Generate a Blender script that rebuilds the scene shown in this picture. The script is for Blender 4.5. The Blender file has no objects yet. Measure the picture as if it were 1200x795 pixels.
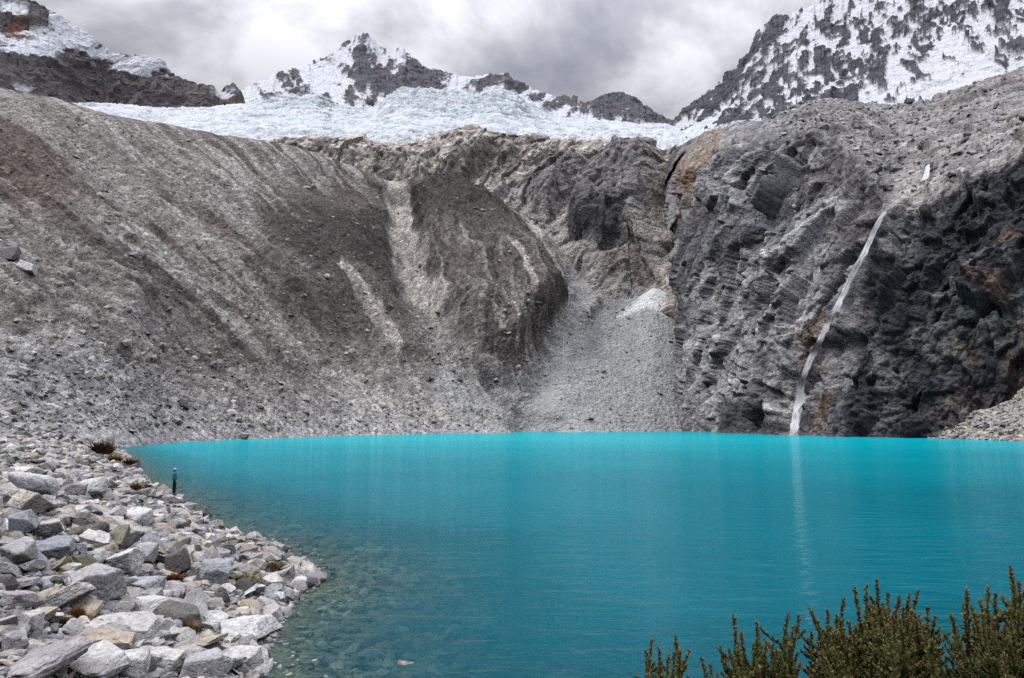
import bpy, bmesh, math, random
import numpy as np
from mathutils import Vector, Matrix, Euler, Quaternion

R = math.radians
scene = bpy.context.scene
COL = scene.collection
rng = np.random.default_rng(11)
random.seed(11)

# ------------------------------------------------------------------ camera
F = 850.0            # focal length for a frame 1200 wide
CX, CY = 600.0, 397.5
PITCH = math.atan(95.5 / 850.0)
CAM = np.array([0.0, 0.0, 5.5])
cam_data = bpy.data.cameras.new('camera')
cam_data.sensor_width = 36.0
cam_data.sensor_fit = 'HORIZONTAL'
cam_data.lens = 36.0 * F / 1200.0
cam_data.clip_start = 0.1
cam_data.clip_end = 20000
cam = bpy.data.objects.new('camera', cam_data)
cam.location = CAM
cam.rotation_euler = (R(90) + PITCH, 0, 0)
COL.objects.link(cam)
scene.camera = cam

# ------------------------------------------------------------------ sky, sun, exposure
SUN_EL, SUN_AZ = 52.0, -105.0        # azimuth measured from +Y towards +X
w = bpy.data.worlds.new('World')
scene.world = w
w.use_nodes = True
nt = w.node_tree
nt.nodes.clear()
N, L = nt.nodes.new, nt.links.new
out = N('ShaderNodeOutputWorld')
sky = N('ShaderNodeTexSky'); sky.sky_type = 'NISHITA'; sky.sun_disc = False
sky.sun_elevation = R(SUN_EL); sky.sun_rotation = R(SUN_AZ)
sky.altitude = 4600
bg_sky = N('ShaderNodeBackground'); bg_sky.inputs['Strength'].default_value = 0.10
L(sky.outputs[0], bg_sky.inputs['Color'])
tc = N('ShaderNodeTexCoord')
sep = N('ShaderNodeSeparateXYZ'); L(tc.outputs['Generated'], sep.inputs[0])
# project the direction onto a flat cloud deck so that the clouds foreshorten towards the horizon
zden = N('ShaderNodeMath'); zden.operation = 'MAXIMUM'; L(sep.outputs['Z'], zden.inputs[0]); zden.inputs[1].default_value = 0.02
zadd = N('ShaderNodeMath'); zadd.operation = 'ADD'; L(zden.outputs[0], zadd.inputs[0]); zadd.inputs[1].default_value = 0.30
dx = N('ShaderNodeMath'); dx.operation = 'DIVIDE'; L(sep.outputs['X'], dx.inputs[0]); L(zadd.outputs[0], dx.inputs[1])
dy = N('ShaderNodeMath'); dy.operation = 'DIVIDE'; L(sep.outputs['Y'], dy.inputs[0]); L(zadd.outputs[0], dy.inputs[1])
cmb = N('ShaderNodeCombineXYZ'); L(dx.outputs[0], cmb.inputs[0]); L(dy.outputs[0], cmb.inputs[1])
cmb.inputs[2].default_value = 3.7
n1 = N('ShaderNodeTexNoise'); n1.inputs['Scale'].default_value = 2.3; n1.inputs['Detail'].default_value = 9
n1.inputs['Roughness'].default_value = 0.56; n1.inputs['Distortion'].default_value = 0.25
L(cmb.outputs[0], n1.inputs['Vector'])
rmp = N('ShaderNodeValToRGB')
e = rmp.color_ramp.elements
e[0].position = 0.40; e[0].color = (0.23, 0.24, 0.30, 1)
e[1].position = 0.61; e[1].color = (0.74, 0.74, 0.79, 1)
m_ = rmp.color_ramp.elements.new(0.50); m_.color = (0.41, 0.415, 0.46, 1)
L(n1.outputs['Fac'], rmp.inputs[0])
# an overcast sky is brighter towards the zenith
mr = N('ShaderNodeMapRange'); L(sep.outputs['Z'], mr.inputs['Value'])
mr.inputs['From Min'].default_value = 0.42; mr.inputs['From Max'].default_value = 0.95
mr.inputs['To Min'].default_value = 1.0; mr.inputs['To Max'].default_value = 4.4
bg_cl = N('ShaderNodeBackground'); L(rmp.outputs[0], bg_cl.inputs['Color']); L(mr.outputs[0], bg_cl.inputs['Strength'])
mx = N('ShaderNodeMixShader'); mx.inputs[0].default_value = 0.95
L(bg_sky.outputs[0], mx.inputs[1]); L(bg_cl.outputs[0], mx.inputs[2]); L(mx.outputs[0], out.inputs['Surface'])

sun_d = bpy.data.lights.new('sun', 'SUN')
sun_d.energy = 1.5; sun_d.angle = R(10); sun_d.color = (1.0, 0.965, 0.92)
sun = bpy.data.objects.new('sun', sun_d)
sv = Vector((math.sin(R(SUN_AZ)) * math.cos(R(SUN_EL)), math.cos(R(SUN_AZ)) * math.cos(R(SUN_EL)), math.sin(R(SUN_EL))))
sun.rotation_euler = sv.to_track_quat('Z', 'Y').to_euler()
sun.location = (0, 0, 60)
COL.objects.link(sun)

vs = scene.view_settings
vs.view_transform = 'Standard'; vs.look = 'None'; vs.exposure = 0.12; vs.gamma = 1.0; vs.use_curve_mapping = False
scene.render.engine = 'CYCLES'
scene.cycles.use_denoising = False
try:
    scene.cycles.denoiser = 'OPENIMAGEDENOISE'
    scene.cycles.denoising_input_passes = 'RGB_ALBEDO_NORMAL'
    scene.cycles.denoising_prefilter = 'ACCURATE'
except Exception:
    pass
scene.cycles.max_bounces = 5
scene.cycles.diffuse_bounces = 0
scene.cycles.glossy_bounces = 3
scene.cycles.transparent_max_bounces = 12
scene.cycles.volume_bounces = 0

# ------------------------------------------------------------------ helpers
def tag(o, label=None, cat=None, group=None, kind=None):
    if label: o['label'] = label
    if cat: o['category'] = cat
    if group: o['group'] = group
    if kind: o['kind'] = kind
    return o

def empty(name, loc=(0, 0, 0), rz=0.0):
    o = bpy.data.objects.new(name, None)
    o.location = loc; o.rotation_euler = (0, 0, rz); o.empty_display_size = 0.2
    COL.objects.link(o)
    return o

_ct, _st = math.cos(PITCH), math.sin(PITCH)
def unproj(px, py, Y):
    """world point at distance Y (along +Y) seen at photo position (px, py)"""
    px = np.asarray(px, float); py = np.asarray(py, float); Y = np.asarray(Y, float)
    dx_ = (px - CX) / F; dy_ = (CY - py) / F
    dy_w = _ct - dy_ * _st; dz_w = _st + dy_ * _ct
    k = Y / dy_w
    return np.stack([CAM[0] + dx_ * k, CAM[1] + k * dy_w, CAM[2] + dz_w * k], -1)

def on_level(px, py, z=0.0):
    """point of the level plane z seen at (px, py)"""
    dy_ = (CY - py) / F
    dy_w = _ct - dy_ * _st; dz_w = _st + dy_ * _ct
    k = (z - CAM[2]) / dz_w
    return np.array([(px - CX) / F * k, k * dy_w, z])

def proj(P):
    P = np.asarray(P, float) - CAM
    depth = P[..., 1] * _ct + P[..., 2] * _st
    up = -P[..., 1] * _st + P[..., 2] * _ct
    depth = np.maximum(depth, 1e-3)
    return CX + F * P[..., 0] / depth, CY - F * up / depth

def _hash(ix, iy, iz, seed):
    h = (ix * np.int64(374761393) + iy * np.int64(668265263) + iz * np.int64(2147483647 - 1234567) + np.int64(seed * 974711)) & 0xFFFFFFFF
    h = ((h ^ (h >> 13)) * 1274126177) & 0xFFFFFFFF
    h = ((h ^ (h >> 15)) * 2246822519) & 0xFFFFFFFF
    return ((h ^ (h >> 16)) & 0xFFFFFF) / float(0xFFFFFF)

def vn(x, y, z, seed=0):
    """smooth value noise 0..1"""
    xf, yf, zf = np.floor(x), np.floor(y), np.floor(z)
    ix, iy, iz = xf.astype(np.int64), yf.astype(np.int64), zf.astype(np.int64)
    u, v, w_ = x - xf, y - yf, z - zf
    u = u * u * (3 - 2 * u); v = v * v * (3 - 2 * v); w_ = w_ * w_ * (3 - 2 * w_)
    def c(a, b, d): return _hash(ix + a, iy + b, iz + d, seed)
    x00 = c(0,0,0) * (1-u) + c(1,0,0) * u; x10 = c(0,1,0) * (1-u) + c(1,1,0) * u
    x01 = c(0,0,1) * (1-u) + c(1,0,1) * u; x11 = c(0,1,1) * (1-u) + c(1,1,1) * u
    return (x00 * (1-v) + x10 * v) * (1-w_) + (x01 * (1-v) + x11 * v) * w_

def fbm(x, y, z, octs=5, seed=0, gain=0.5, ridged=False):
    a, s, t = 1.0, 0.0, 0.0
    for i in range(octs):
        n = vn(x + 17.3 * i, y - 9.1 * i, z + 5.7 * i, seed + i)
        if ridged:
            n = 1 - np.abs(2 * n - 1); n = n * n
        s = s + a * n; t += a
        # finer octave
        x, y, z = x * 2.03, y * 1.97, z * 2.01
        a *= gain
    return s / t

def facets(x, y, z, seed=0):
    """broken planes: every cell of a random partition is a tilted flat; returns height and crack distance"""
    sh = x.shape
    p = np.stack([x.ravel(), y.ravel(), z.ravel()], 0).astype(np.float32)
    ip = np.floor(p).astype(np.int64)
    b1 = np.full(p.shape[1], 1e9, np.float32); b2 = b1.copy(); h = np.zeros_like(b1)
    for a in (-1, 0, 1):
        for b in (-1, 0, 1):
            for c in (-1, 0, 1):
                i, j, k = ip[0] + a, ip[1] + b, ip[2] + c
                h1 = _hash(i, j, k, seed); h2 = (h1 * 7919.13) % 1; h3 = (h1 * 104729.7) % 1
                d0 = p[0] - (i + h1); d1 = p[1] - (j + h2); d2 = p[2] - (k + h3)
                d = d0 * d0 + d1 * d1 + d2 * d2
                g = ((h1 * 331.7) % 1 - .5) * d0 + ((h1 * 1237.3) % 1 - .5) * d1 + ((h1 * 517.9) % 1 - .5) * d2 + ((h1 * 91.3) % 1 - .5) * .5
                m = d < b1
                b2 = np.where(m, b1, np.minimum(b2, d)); b1 = np.where(m, d, b1); h = np.where(m, g, h)
    return h.reshape(sh).astype(float), (np.sqrt(b2) - np.sqrt(b1)).reshape(sh).astype(float)

def sstep(a, b, x):
    t = np.clip((x - a) / (b - a), 0, 1)
    return t * t * (3 - 2 * t)

def srgb(*c):
    c = np.array(c, float) / 255.0
    return np.where(c <= 0.04045, c / 12.92, ((c + 0.055) / 1.055) ** 2.4)

def poly_sd(px, py, pts):
    """signed distance to a polygon, inside positive"""
    pts = np.array(pts, float)
    d = np.full(px.shape, 1e9); inside = np.zeros(px.shape, bool)
    n = len(pts)
    for i in range(n):
        x1, y1 = pts[i]; x2, y2 = pts[(i + 1) % n]
        ex, ey = x2 - x1, y2 - y1
        t = np.clip(((px - x1) * ex + (py - y1) * ey) / (ex * ex + ey * ey + 1e-9), 0, 1)
        d = np.minimum(d, np.hypot(px - x1 - t * ex, py - y1 - t * ey))
        c = ((y1 > py) != (y2 > py)) & (px < (x2 - x1) * (py - y1) / ((y2 - y1) if y2 != y1 else 1e-9) + x1)
        inside ^= c
    return np.where(inside, d, -d)

def line_d(px, py, pts):
    pts = np.array(pts, float)
    d = np.full(px.shape, 1e9)
    for i in range(len(pts) - 1):
        x1, y1 = pts[i]; x2, y2 = pts[i + 1]
        ex, ey = x2 - x1, y2 - y1
        t = np.clip(((px - x1) * ex + (py - y1) * ey) / (ex * ex + ey * ey + 1e-9), 0, 1)
        d = np.minimum(d, np.hypot(px - x1 - t * ex, py - y1 - t * ey))
    return d

def mix(col, mask, c):
    m = np.clip(mask, 0, 1)[..., None]
    return col * (1 - m) + np.asarray(c) * m

def fast_mesh(name, verts, faces4=None, faces3=None, col=None, smooth=True, attrs=None, grain=None):
    """mesh from numpy arrays; all quads or all tris"""
    f = faces4 if faces4 is not None else faces3
    k = 4 if faces4 is not None else 3
    me = bpy.data.meshes.new(name)
    me.vertices.add(len(verts)); me.vertices.foreach_set('co', np.ascontiguousarray(verts, np.float32).ravel())
    me.loops.add(len(f) * k); me.loops.foreach_set('vertex_index', np.ascontiguousarray(f, np.int32).ravel())
    me.polygons.add(len(f))
    me.polygons.foreach_set('loop_start', np.arange(0, len(f) * k, k, dtype=np.int32))
    me.polygons.foreach_set('loop_total', np.full(len(f), k, np.int32))
    me.polygons.foreach_set('use_smooth', np.full(len(f), smooth, bool))
    me.update(calc_edges=True)
    if col is not None:
        a = me.color_attributes.new('Col', 'FLOAT_COLOR', 'POINT')
        c4 = np.ones((len(verts), 4), np.float32); c4[:, :3] = col.reshape(-1, 3)
        if grain is not None: c4[:, 3] = grain.ravel()
        a.data.foreach_set('color', c4.ravel())
    for k_, v_ in (attrs or {}).items():
        a = me.attributes.new(k_, 'FLOAT', 'POINT'); a.data.foreach_set('value', np.ascontiguousarray(v_, np.float32).ravel())
    return me

def grid_faces(nr, nc):
    i = np.arange(nr - 1)[:, None] * nc + np.arange(nc - 1)[None, :]
    return np.stack([i, i + 1, i + nc + 1, i + nc], -1).reshape(-1, 4)

def grid_normals(P):
    du = np.gradient(P, axis=1); dv = np.gradient(P, axis=0)
    n = np.cross(du, dv)
    n /= np.linalg.norm(n, axis=-1, keepdims=True) + 1e-9
    return n

def link(me, name, mat, parent=None):
    o = bpy.data.objects.new(name, me)
    if mat and not me.materials: me.materials.append(mat)
    COL.objects.link(o)
    if parent: o.parent = parent
    return o

def new_mat(name):
    m = bpy.data.materials.new(name); m.use_nodes = True
    t = m.node_tree; b = t.nodes['Principled BSDF']
    b.inputs['Specular IOR Level'].default_value = 0.25
    return m, t, b

def ground_mat(name, cell=0.8, cell_amt=0.35, fine=3.0, bump=0.5, bump_d=0.4, rough=0.95, wet=None):
    """rubble / rock: colour from the mesh's own material map, broken by stones and grain"""
    m, t, b = new_mat(name)
    N, L = t.nodes.new, t.links.new
    at = N('ShaderNodeAttribute'); at.attribute_name = 'Col'
    geo = N('ShaderNodeTexCoord')
    v = N('ShaderNodeTexVoronoi'); v.inputs['Scale'].default_value = 1.0 / cell; v.inputs['Randomness'].default_value = 1
    L(geo.outputs['Object'], v.inputs['Vector'])
    v2 = N('ShaderNodeTexVoronoi'); v2.inputs['Scale'].default_value = 2.7 / cell
    L(geo.outputs['Object'], v2.inputs['Vector'])
    sp = N('ShaderNodeSeparateColor'); L(v.outputs['Color'], sp.inputs[0])
    sp2 = N('ShaderNodeSeparateColor'); L(v2.outputs['Color'], sp2.inputs[0])
    nz = N('ShaderNodeTexNoise'); nz.inputs['Scale'].default_value = fine; nz.inputs['Detail'].default_value = 6; nz.inputs['Roughness'].default_value = 0.65
    L(geo.outputs['Object'], nz.inputs['Vector'])
    def mth(op, a, c):
        n = N('ShaderNodeMath'); n.operation = op
        for i, x in enumerate((a, c)):
            if isinstance(x, (int, float)): n.inputs[i].default_value = x
            else: L(x, n.inputs[i])
        return n.outputs[0]
    s = mth('ADD', mth('MULTIPLY', sp.outputs[0], cell_amt), mth('MULTIPLY', sp2.outputs[0], cell_amt * 0.8))
    s = mth('ADD', s, mth('MULTIPLY', nz.outputs['Fac'], 0.7))
    s = mth('ADD', s, 1 - 0.35 - cell_amt * 0.9)
    hi = mth('MULTIPLY', mth('GREATER_THAN', sp.outputs[1], 0.86), cell_amt * 0.9)
    lo = mth('MULTIPLY', mth('GREATER_THAN', sp2.outputs[1], 0.80), -cell_amt * 0.6)
    s = mth('ADD', s, mth('ADD', hi, lo))
    # sorted, finer debris is more even: grain in the alpha of the map
    s = mth('MAXIMUM', mth('ADD', mth('MULTIPLY', mth('SUBTRACT', s, 1.0), at.outputs['Alpha']), 1.0), 0.15)
    vm = N('ShaderNodeVectorMath'); vm.operation = 'SCALE'; L(at.outputs['Color'], vm.inputs[0]); L(s, vm.inputs['Scale'])
    L(vm.outputs[0], b.inputs['Base Color'])
    b.inputs['Roughness'].default_value = rough
    h = mth('ADD', mth('MULTIPLY', v.outputs['Distance'], -0.6), mth('MULTIPLY', v2.outputs['Distance'], -0.3))
    h = mth('ADD', h, mth('MULTIPLY', nz.outputs['Fac'], 0.9))
    bp = N('ShaderNodeBump'); bp.inputs['Strength'].default_value = bump; bp.inputs['Distance'].default_value = bump_d
    L(h, bp.inputs['Height']); L(bp.outputs[0], b.inputs['Normal'])
    return m

def netsurf(cols, rows, px, prof=None, ts=None):
    """surface between polylines; rows = list of [(px, py, Y)...]; returns P[t, px]"""
    K = []
    for r in rows:
        r = np.array(r, float)
        K.append(unproj(px, np.interp(px, r[:, 0], r[:, 1]), np.interp(px, r[:, 0], r[:, 2])))
    return K
# ------------------------------------------------------------------ terrain
def level_Y(py, z=0.0):
    dy_ = (CY - np.asarray(py, float)) / F
    dy_w = _ct - dy_ * _st; dz_w = _st + dy_ * _ct
    return (z - CAM[2]) / dz_w * dy_w

def ipol(pts, px, k=1):
    pts = np.array(pts, float)
    return np.interp(px, pts[:, 0], pts[:, k])

# ---- A: the big moraine slope on the left, the central buttress and the scree fan
pxA = np.arange(-260, 861, 1.05)
shoreA = [(-260, 500), (0, 503.5), (60, 508), (135, 524.5), (200, 519), (300, 514.5), (400, 511), (500, 508.6), (600, 507.4), (700, 506.6), (797, 505.6), (860, 505.4)]
yS = level_Y(ipol(shoreA, pxA))
yS = np.where(pxA < 135, np.interp(pxA, [-260, 0, 135], [112, 122, level_Y(524.5)]), yS)
zS = np.where(pxA < 135, 0, 0.0)
# smooth out the curve of the shore
def smooth1(a, k):
    kern = np.hanning(k); kern /= kern.sum()
    return np.convolve(np.pad(a, k // 2, mode='edge'), kern, 'same')[k // 2: k // 2 + len(a)]
yS = smooth1(yS, 41)
P0 = unproj(pxA, np.full_like(pxA, 493.), yS); P0[:, 2] = 0.0
P0[:, 0] = (pxA - CX) / F * yS / (_ct + 95.5 / F * _st) if False else (pxA - CX) / F * (yS * _ct + (0 - CAM[2]) * _st)
crestA = [(-260, 60, 250), (-100, 85, 300), (0, 103, 335), (60, 115, 352), (130, 134, 385), (200, 147, 415), (260, 160, 445), (330, 169, 475), (380, 184, 500),
          (420, 199, 520), (450, 211, 535), (470, 214, 538), (485, 207, 530), (520, 208, 520), (560, 219, 508), (600, 244, 490), (640, 275, 470), (662, 300, 462),
          (680, 330, 458), (700, 346, 457), (725, 351, 460), (746, 350, 462), (757, 343, 466), (767, 337, 468), (785, 345, 465), (860, 380, 460)]
ca = np.array(crestA)
P1 = unproj(pxA, smooth1(ipol(crestA, pxA), 15), smooth1(ipol(crestA, pxA, 2), 41))
nt_ = 470
tA = np.linspace(-0.04, 1.0, nt_)[:, None, None]
base = P0[None] + (P1 - P0)[None] * tA
conc = 1.0 + 0.16 * (np.clip(tA[..., 0], 0, 1) - 1)                     # gentler foot, steeper head
flat = sstep(430, 300, pxA)[None, :]
base[..., 2] = P0[None, :, 2] + (P1[:, 2] - P0[:, 2])[None] * tA[..., 0] * (conc * 1.0 + (1 - conc) * 0.2)
base[..., 2] = np.where(tA[..., 0] < 0, tA[..., 0] * 110, base[..., 2])
# land beyond the crest falls away again
nb = 40
tb = np.linspace(0.03, 1, nb)[:, None]
back = np.empty((nb, len(pxA), 3))
back[..., 0] = P1[None, :, 0] * (1 + 0.12 * tb); back[..., 1] = P1[None, :, 1] + 60 * tb
back[..., 2] = P1[None, :, 2] - 45 * tb ** 1.3 + 4 * tb
A = np.concatenate([base, back], 0)
qx, qy = proj(A)
qx, qy = qx.copy(), qy.copy()
qy[nt_:] = qy[nt_ - 1]
TA = np.concatenate([np.clip(tA[:, :, 0], 0, 1) * np.ones((1, len(pxA))), np.ones((nb, len(pxA)))], 0)
nrm = grid_normals(A)
nrm[nrm[..., 1] > 0] *= -1
wx = (fbm(A[..., 0] / 22, A[..., 1] / 22, A[..., 2] / 22, 4, 5) - .5)
wy = (fbm(A[..., 0] / 22 + 40, A[..., 1] / 22, A[..., 2] / 22, 4, 6) - .5)
mx_, my_ = qx + wx * 26, qy + wy * 22
# fall-line coordinate: constant along streaks that run down the slope
def Mcurve(x):
    xs = np.arange(-300, 900.); sl = np.interp(xs, [-300, 0, 250, 400, 480, 900], [.68, .74, .85, 1.15, 1.5, 1.7])
    return np.interp(x, xs, np.cumsum(sl))
nn = qy - Mcurve(qx) * 1.0
alo = qx + qy * .8
nnw = nn + wx * 15
gul = fbm(nnw / 20, alo / 260, A[..., 1] * 0 + 3.3, 5, 31, .55, True)
gul2 = fbm(nnw / 4.5, alo / 150, A[..., 1] * 0 + 9.3, 4, 37, .55)
# buttress streaks radiate downwards from its top
bang = (qx - (520 + (qy - 200) * 0.25)) / (60 + (qy - 150) * 0.55)
bgul = fbm(bang * 9 + wx * 2, qy / 110, A[..., 1] * 0 + 1.3, 5, 41, .55, True)
butt = [(474, 214), (520, 206), (562, 220), (602, 246), (640, 282), (664, 325), (668, 352), (655, 372), (640, 398), (626, 392), (610, 438), (582, 425), (560, 415), (535, 395), (510, 374), (494, 345), (486, 318), (480, 290), (484, 250)]
tongue = [(300, 260), (350, 225), (452, 214), (458, 260), (462, 300), (480, 345), (505, 380), (512, 440), (508, 462), (488, 450), (496, 485), (460, 470), (420, 430), (380, 400), (330, 360), (285, 320)]
mb = sstep(-7, 9, poly_sd(mx_, my_, butt)); mt = sstep(-14, 14, poly_sd(mx_, my_, tongue))
fan = [(545, 520), (612, 462), (668, 400), (704, 362), (724, 349), (748, 337), (765, 322), (800, 330), (900, 380), (900, 520)]
mf = sstep(-10, 10, poly_sd(mx_, my_, fan))
chute = [(452, 205), (470, 205), (484, 250), (496, 285), (492, 318), (520, 352), (516, 380), (498, 352), (474, 335), (466, 300), (456, 262)]
mc = sstep(-6, 5, poly_sd(qx + wx * 16, qy + wy * 14, chute))
gully_line = [(462, 215), (466, 290), (480, 345), (515, 395), (560, 435), (620, 478), (650, 500)]
dg = line_d(mx_, my_, gully_line)
right_gul = [(668, 300), (672, 350), (650, 400), (630, 460), (620, 500)]
dr = line_d(mx_, my_, right_gul)
top_f = sstep(1.0, .93, TA)          # keep the traced crest
amp = (1 - mf) * (1 - 0.0)
disp = (gul - .35) * 7.5 * (1 - mb) * amp * sstep(0, .16, TA)
disp += (bgul - .35) * 9.0 * mb
disp += mb * 16 * sstep(0, 26, poly_sd(mx_, my_, butt)) * top_f + mt * 7 * sstep(0, 60, poly_sd(mx_, my_, tongue)) * top_f
disp -= 9 * np.exp(-(dg / 13) ** 2) * top_f + 6 * np.exp(-(dr / 16) ** 2) * top_f
disp += (fbm(A[..., 0] / 40, A[..., 1] / 40, A[..., 2] / 40, 4, 12) - .5) * 12 * (1 - mf * .75) * sstep(0, .2, TA)
fine = fbm(A[..., 0] / 5, A[..., 1] / 5, A[..., 2] / 5, 6, 15, .62)
disp += (fine - .5) * (2.8 - 1.6 * mf) * sstep(-.02, .04, TA)
disp += (fbm(A[..., 0] / 1.5, A[..., 1] / 1.5, A[..., 2] / 1.5, 2, 77) - .5) * .9
disp *= 0.35 + .65 * top_f
A2 = A + nrm * disp[..., None]
A2[..., 1] = np.maximum(A2[..., 1], 60)
# colours of the materials
c = np.zeros(A.shape) + srgb(124, 118, 112)
big = fbm(A[..., 0] / 60, A[..., 1] / 60, A[..., 2] / 60, 4, 21)
c = mix(c, sstep(.42, .62, big), srgb(142, 135, 128))
# dark turf in streaks along the fall line
turf = sstep(.50, .64, fbm(nnw / 17, alo / 190, A[..., 1] * 0 + 2.3, 5, 51, .6)) * sstep(503, 430, qy + .0 * qx)
lowband = sstep(.05, .35, TA + (fine - .5) * .3)
c = mix(c, turf * .85 * lowband, srgb(82, 71, 64))
c = mix(c, sstep(.52, .62, gul2) * .65 * lowband, srgb(172, 166, 159))
c = mix(c, sstep(.44, .34, gul2) * .5 * lowband, srgb(94, 84, 77))
# brown slope at the far left
bl = sstep(-30, 30, poly_sd(mx_, my_, [(-300, 60), (0, 130), (60, 175), (110, 235), (60, 262), (0, 225), (-300, 150)]))
c = mix(c, bl * .65 * (0.5 + gul2), srgb(92, 76, 66))
# pale band of fresh scree running down from the crest on the left
pb = line_d(mx_, my_, [(-40, 105), (40, 145), (130, 205), (210, 262), (270, 300)])
c = mix(c, np.exp(-(pb / 11) ** 2) * .55, srgb(160, 152, 144))
dark1 = line_d(mx_, my_, [(70, 262), (110, 290), (150, 318), (205, 355)]); c = mix(c, np.exp(-(dark1 / 15) ** 2) * .7 * sstep(.35, .6, fine + .1), srgb(72, 64, 60))
for ln, wd in (([(215, 345), (262, 395), (300, 430)], 7), ([(95, 365), (140, 405), (175, 435)], 6), ([(40, 315), (90, 350)], 7), ([(-20, 362), (30, 390)], 4), ([(205, 405), (255, 438)], 6), ([(300, 395), (345, 440), (385, 480)], 7)):
    c = mix(c, np.exp(-(line_d(mx_, my_, ln) / wd) ** 2) * .75 * sstep(.35, .58, fine + .08), srgb(80, 71, 66))
# the darker tongue with turf, the buttress
c = mix(c, mt * (.35 + .65 * sstep(.35, .6, gul + .1)) * .9, srgb(92, 85, 79))
c = mix(c, sstep(-14, 20, poly_sd(mx_, my_, [(300, 255), (350, 245), (450, 262), (458, 320), (400, 315), (360, 330), (310, 300)])) * .75, srgb(66, 61, 58))
c = mix(c, mb * .92, srgb(94, 87, 81))
c = mix(c, mb * sstep(300, 250, qy) * .8, srgb(70, 64, 60))
c = mix(c, mb * sstep(.60, .75, bgul) * sstep(270, 330, qy) * .6, srgb(150, 143, 137))
c = mix(c, mb * sstep(.38, .25, bgul) * .6, srgb(56, 51, 48))
# pale scree between and below
low = sstep(1.0, 0.0, TA / (.20 + .10 * np.sin(qx / 60.) + .1 * wx))
c = mix(c, low * .9 * (1 - mf), srgb(172, 167, 160))
c = mix(c, np.exp(-(dg / 20) ** 2) * sstep(340, 380, qy) * .9, srgb(146, 142, 137))
grey_r = sstep(-12, 12, poly_sd(mx_, my_, [(668, 290), (700, 350), (660, 420), (610, 505), (520, 507), (505, 470), (515, 430), (560, 450), (612, 440), (640, 400), (662, 365)]))
c = mix(c, grey_r * .9, srgb(160, 158, 154))
c = mix(c, mf, srgb(164, 163, 160))
c = mix(c, mf * sstep(-12, 14, poly_sd(mx_, my_, [(690, 385), (712, 355), (728, 350), (740, 360), (700, 420), (650, 450)])) * .6, srgb(138, 136, 134))
# light chutes
chc = srgb(184, 175, 165)
chn = fbm(qx / 3.4 + wx * 4, qy / 16 + wy * 4, A[..., 1] * 0 + 7, 5, 57, .62)
c = mix(c, mc * .25 + .65 * sstep(.62, .95, mc * .5 + chn * .75), chc)
for ln, wd, a_ in (([(383, 322), (412, 342), (430, 370), (452, 402), (462, 415)], 6, .85), ([(395, 330), (425, 378), (450, 405)], 5, .6), ([(602, 250), (632, 278), (650, 302), (668, 352)], 5, .8), ([(590, 305), (612, 335), (622, 362), (618, 372)], 4.5, .75),
                ([(508, 345), (510, 372)], 5, .8), ([(500, 300), (490, 325)], 5, .7), ([(538, 290), (548, 318)], 2.5, .7), ([(480, 438), (500, 472), (520, 490)], 8, .7),
                ([(568, 392), (582, 405)], 3, .7), ([(400, 430), (440, 462), (470, 488)], 6, .5), ([(590, 385), (603, 420)], 3, .6), ([(600, 372), (620, 425)], 2.5, .5), ([(330, 390), (400, 450), (440, 480)], 4, .45)):
    c = mix(c, sstep(.62, .98, sstep(2.2, .2, line_d(qx + wx * 26, qy + wy * 26, ln) / wd) * .62 + chn * .62) * a_, chc)
# foot of the slope, washed pebbles, and the lower-left boulder slope
c = mix(c, sstep(.05, .015, TA) * .7, srgb(176, 171, 165))
c = mix(c, sstep(-20, 40, poly_sd(mx_, my_, [(-300, 330), (0, 385), (140, 430), (230, 470), (330, 500), (330, 540), (-300, 540)])) * .7, srgb(160, 158, 155))
c *= (.70 + .70 * fine)[..., None]
c = mix(c, sstep(-5, 5, poly_sd(qx + wx * 10, qy + wy * 8, [(726, 372), (746, 350), (754, 325), (774, 325), (780, 340), (781, 370), (758, 358)])) * .95, srgb(228, 226, 224) * 1.2)
c = np.clip(c * np.array([1.09, 1.13, 1.16]), 0, .85)
grainA = 1 - .62 * np.maximum(mf, grey_r * .8) 
mat_moraine = ground_mat('moraine_rubble', cell=1.5, cell_amt=0.55, fine=1.2, bump=1.0, bump_d=0.9)
me = fast_mesh('moraine_slope', A2.reshape(-1, 3), grid_faces(*A2.shape[:2]), col=c, grain=grainA)
oA = link(me, 'moraine_hill', mat_moraine)
tag(oA, 'steep grey brown moraine slope with pale scree chutes and fan, left and centre of the far shore', 'hill', kind='structure')
A_surf = A2; A_q = (qx, qy)

# ---- C: the cliff on the right and the rubble slope above it
pxC = np.arange(690, 1361, 1.0)
bY = ipol([(690, 0, 760), (745, 0, 545), (764, 0, 478), (782, 0, 420), (800, 0, 376), (850, 0, 325), (930, 0, 269), (1000, 0, 247), (1075, 0, 230), (1130, 0, 221), (1200, 0, 212), (1360, 0, 196)], pxC, 2)
bY = smooth1(bY, 31)
lipC = [(690, 235, 820), (760, 225, 700), (782, 206, 560), (800, 200, 452), (850, 182, 392), (900, 165, 350), (950, 152, 328), (985, 165, 315), (1015, 200, 290), (1040, 238, 276), (1070, 232, 268), (1100, 216, 263), (1150, 194, 256), (1200, 168, 250), (1360, 100, 238)]
crC = [(690, 225, 860), (760, 212, 740), (778, 190, 620), (790, 172, 555), (805, 163, 520), (830, 150, 480), (850, 146, 465), (900, 136, 440), (950, 118, 428), (1000, 112, 424), (1040, 116, 420), (1090, 110, 420), (1130, 97, 425), (1165, 84, 428), (1200, 72, 430), (1360, 15, 440)]
def base_pt(px, Y, z):
    return np.stack([(px - CX) / F * (Y * _ct + (z - CAM[2]) * _st), Y, z + 0 * px], -1)
C0 = base_pt(pxC, bY, 0 * pxC)
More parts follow.
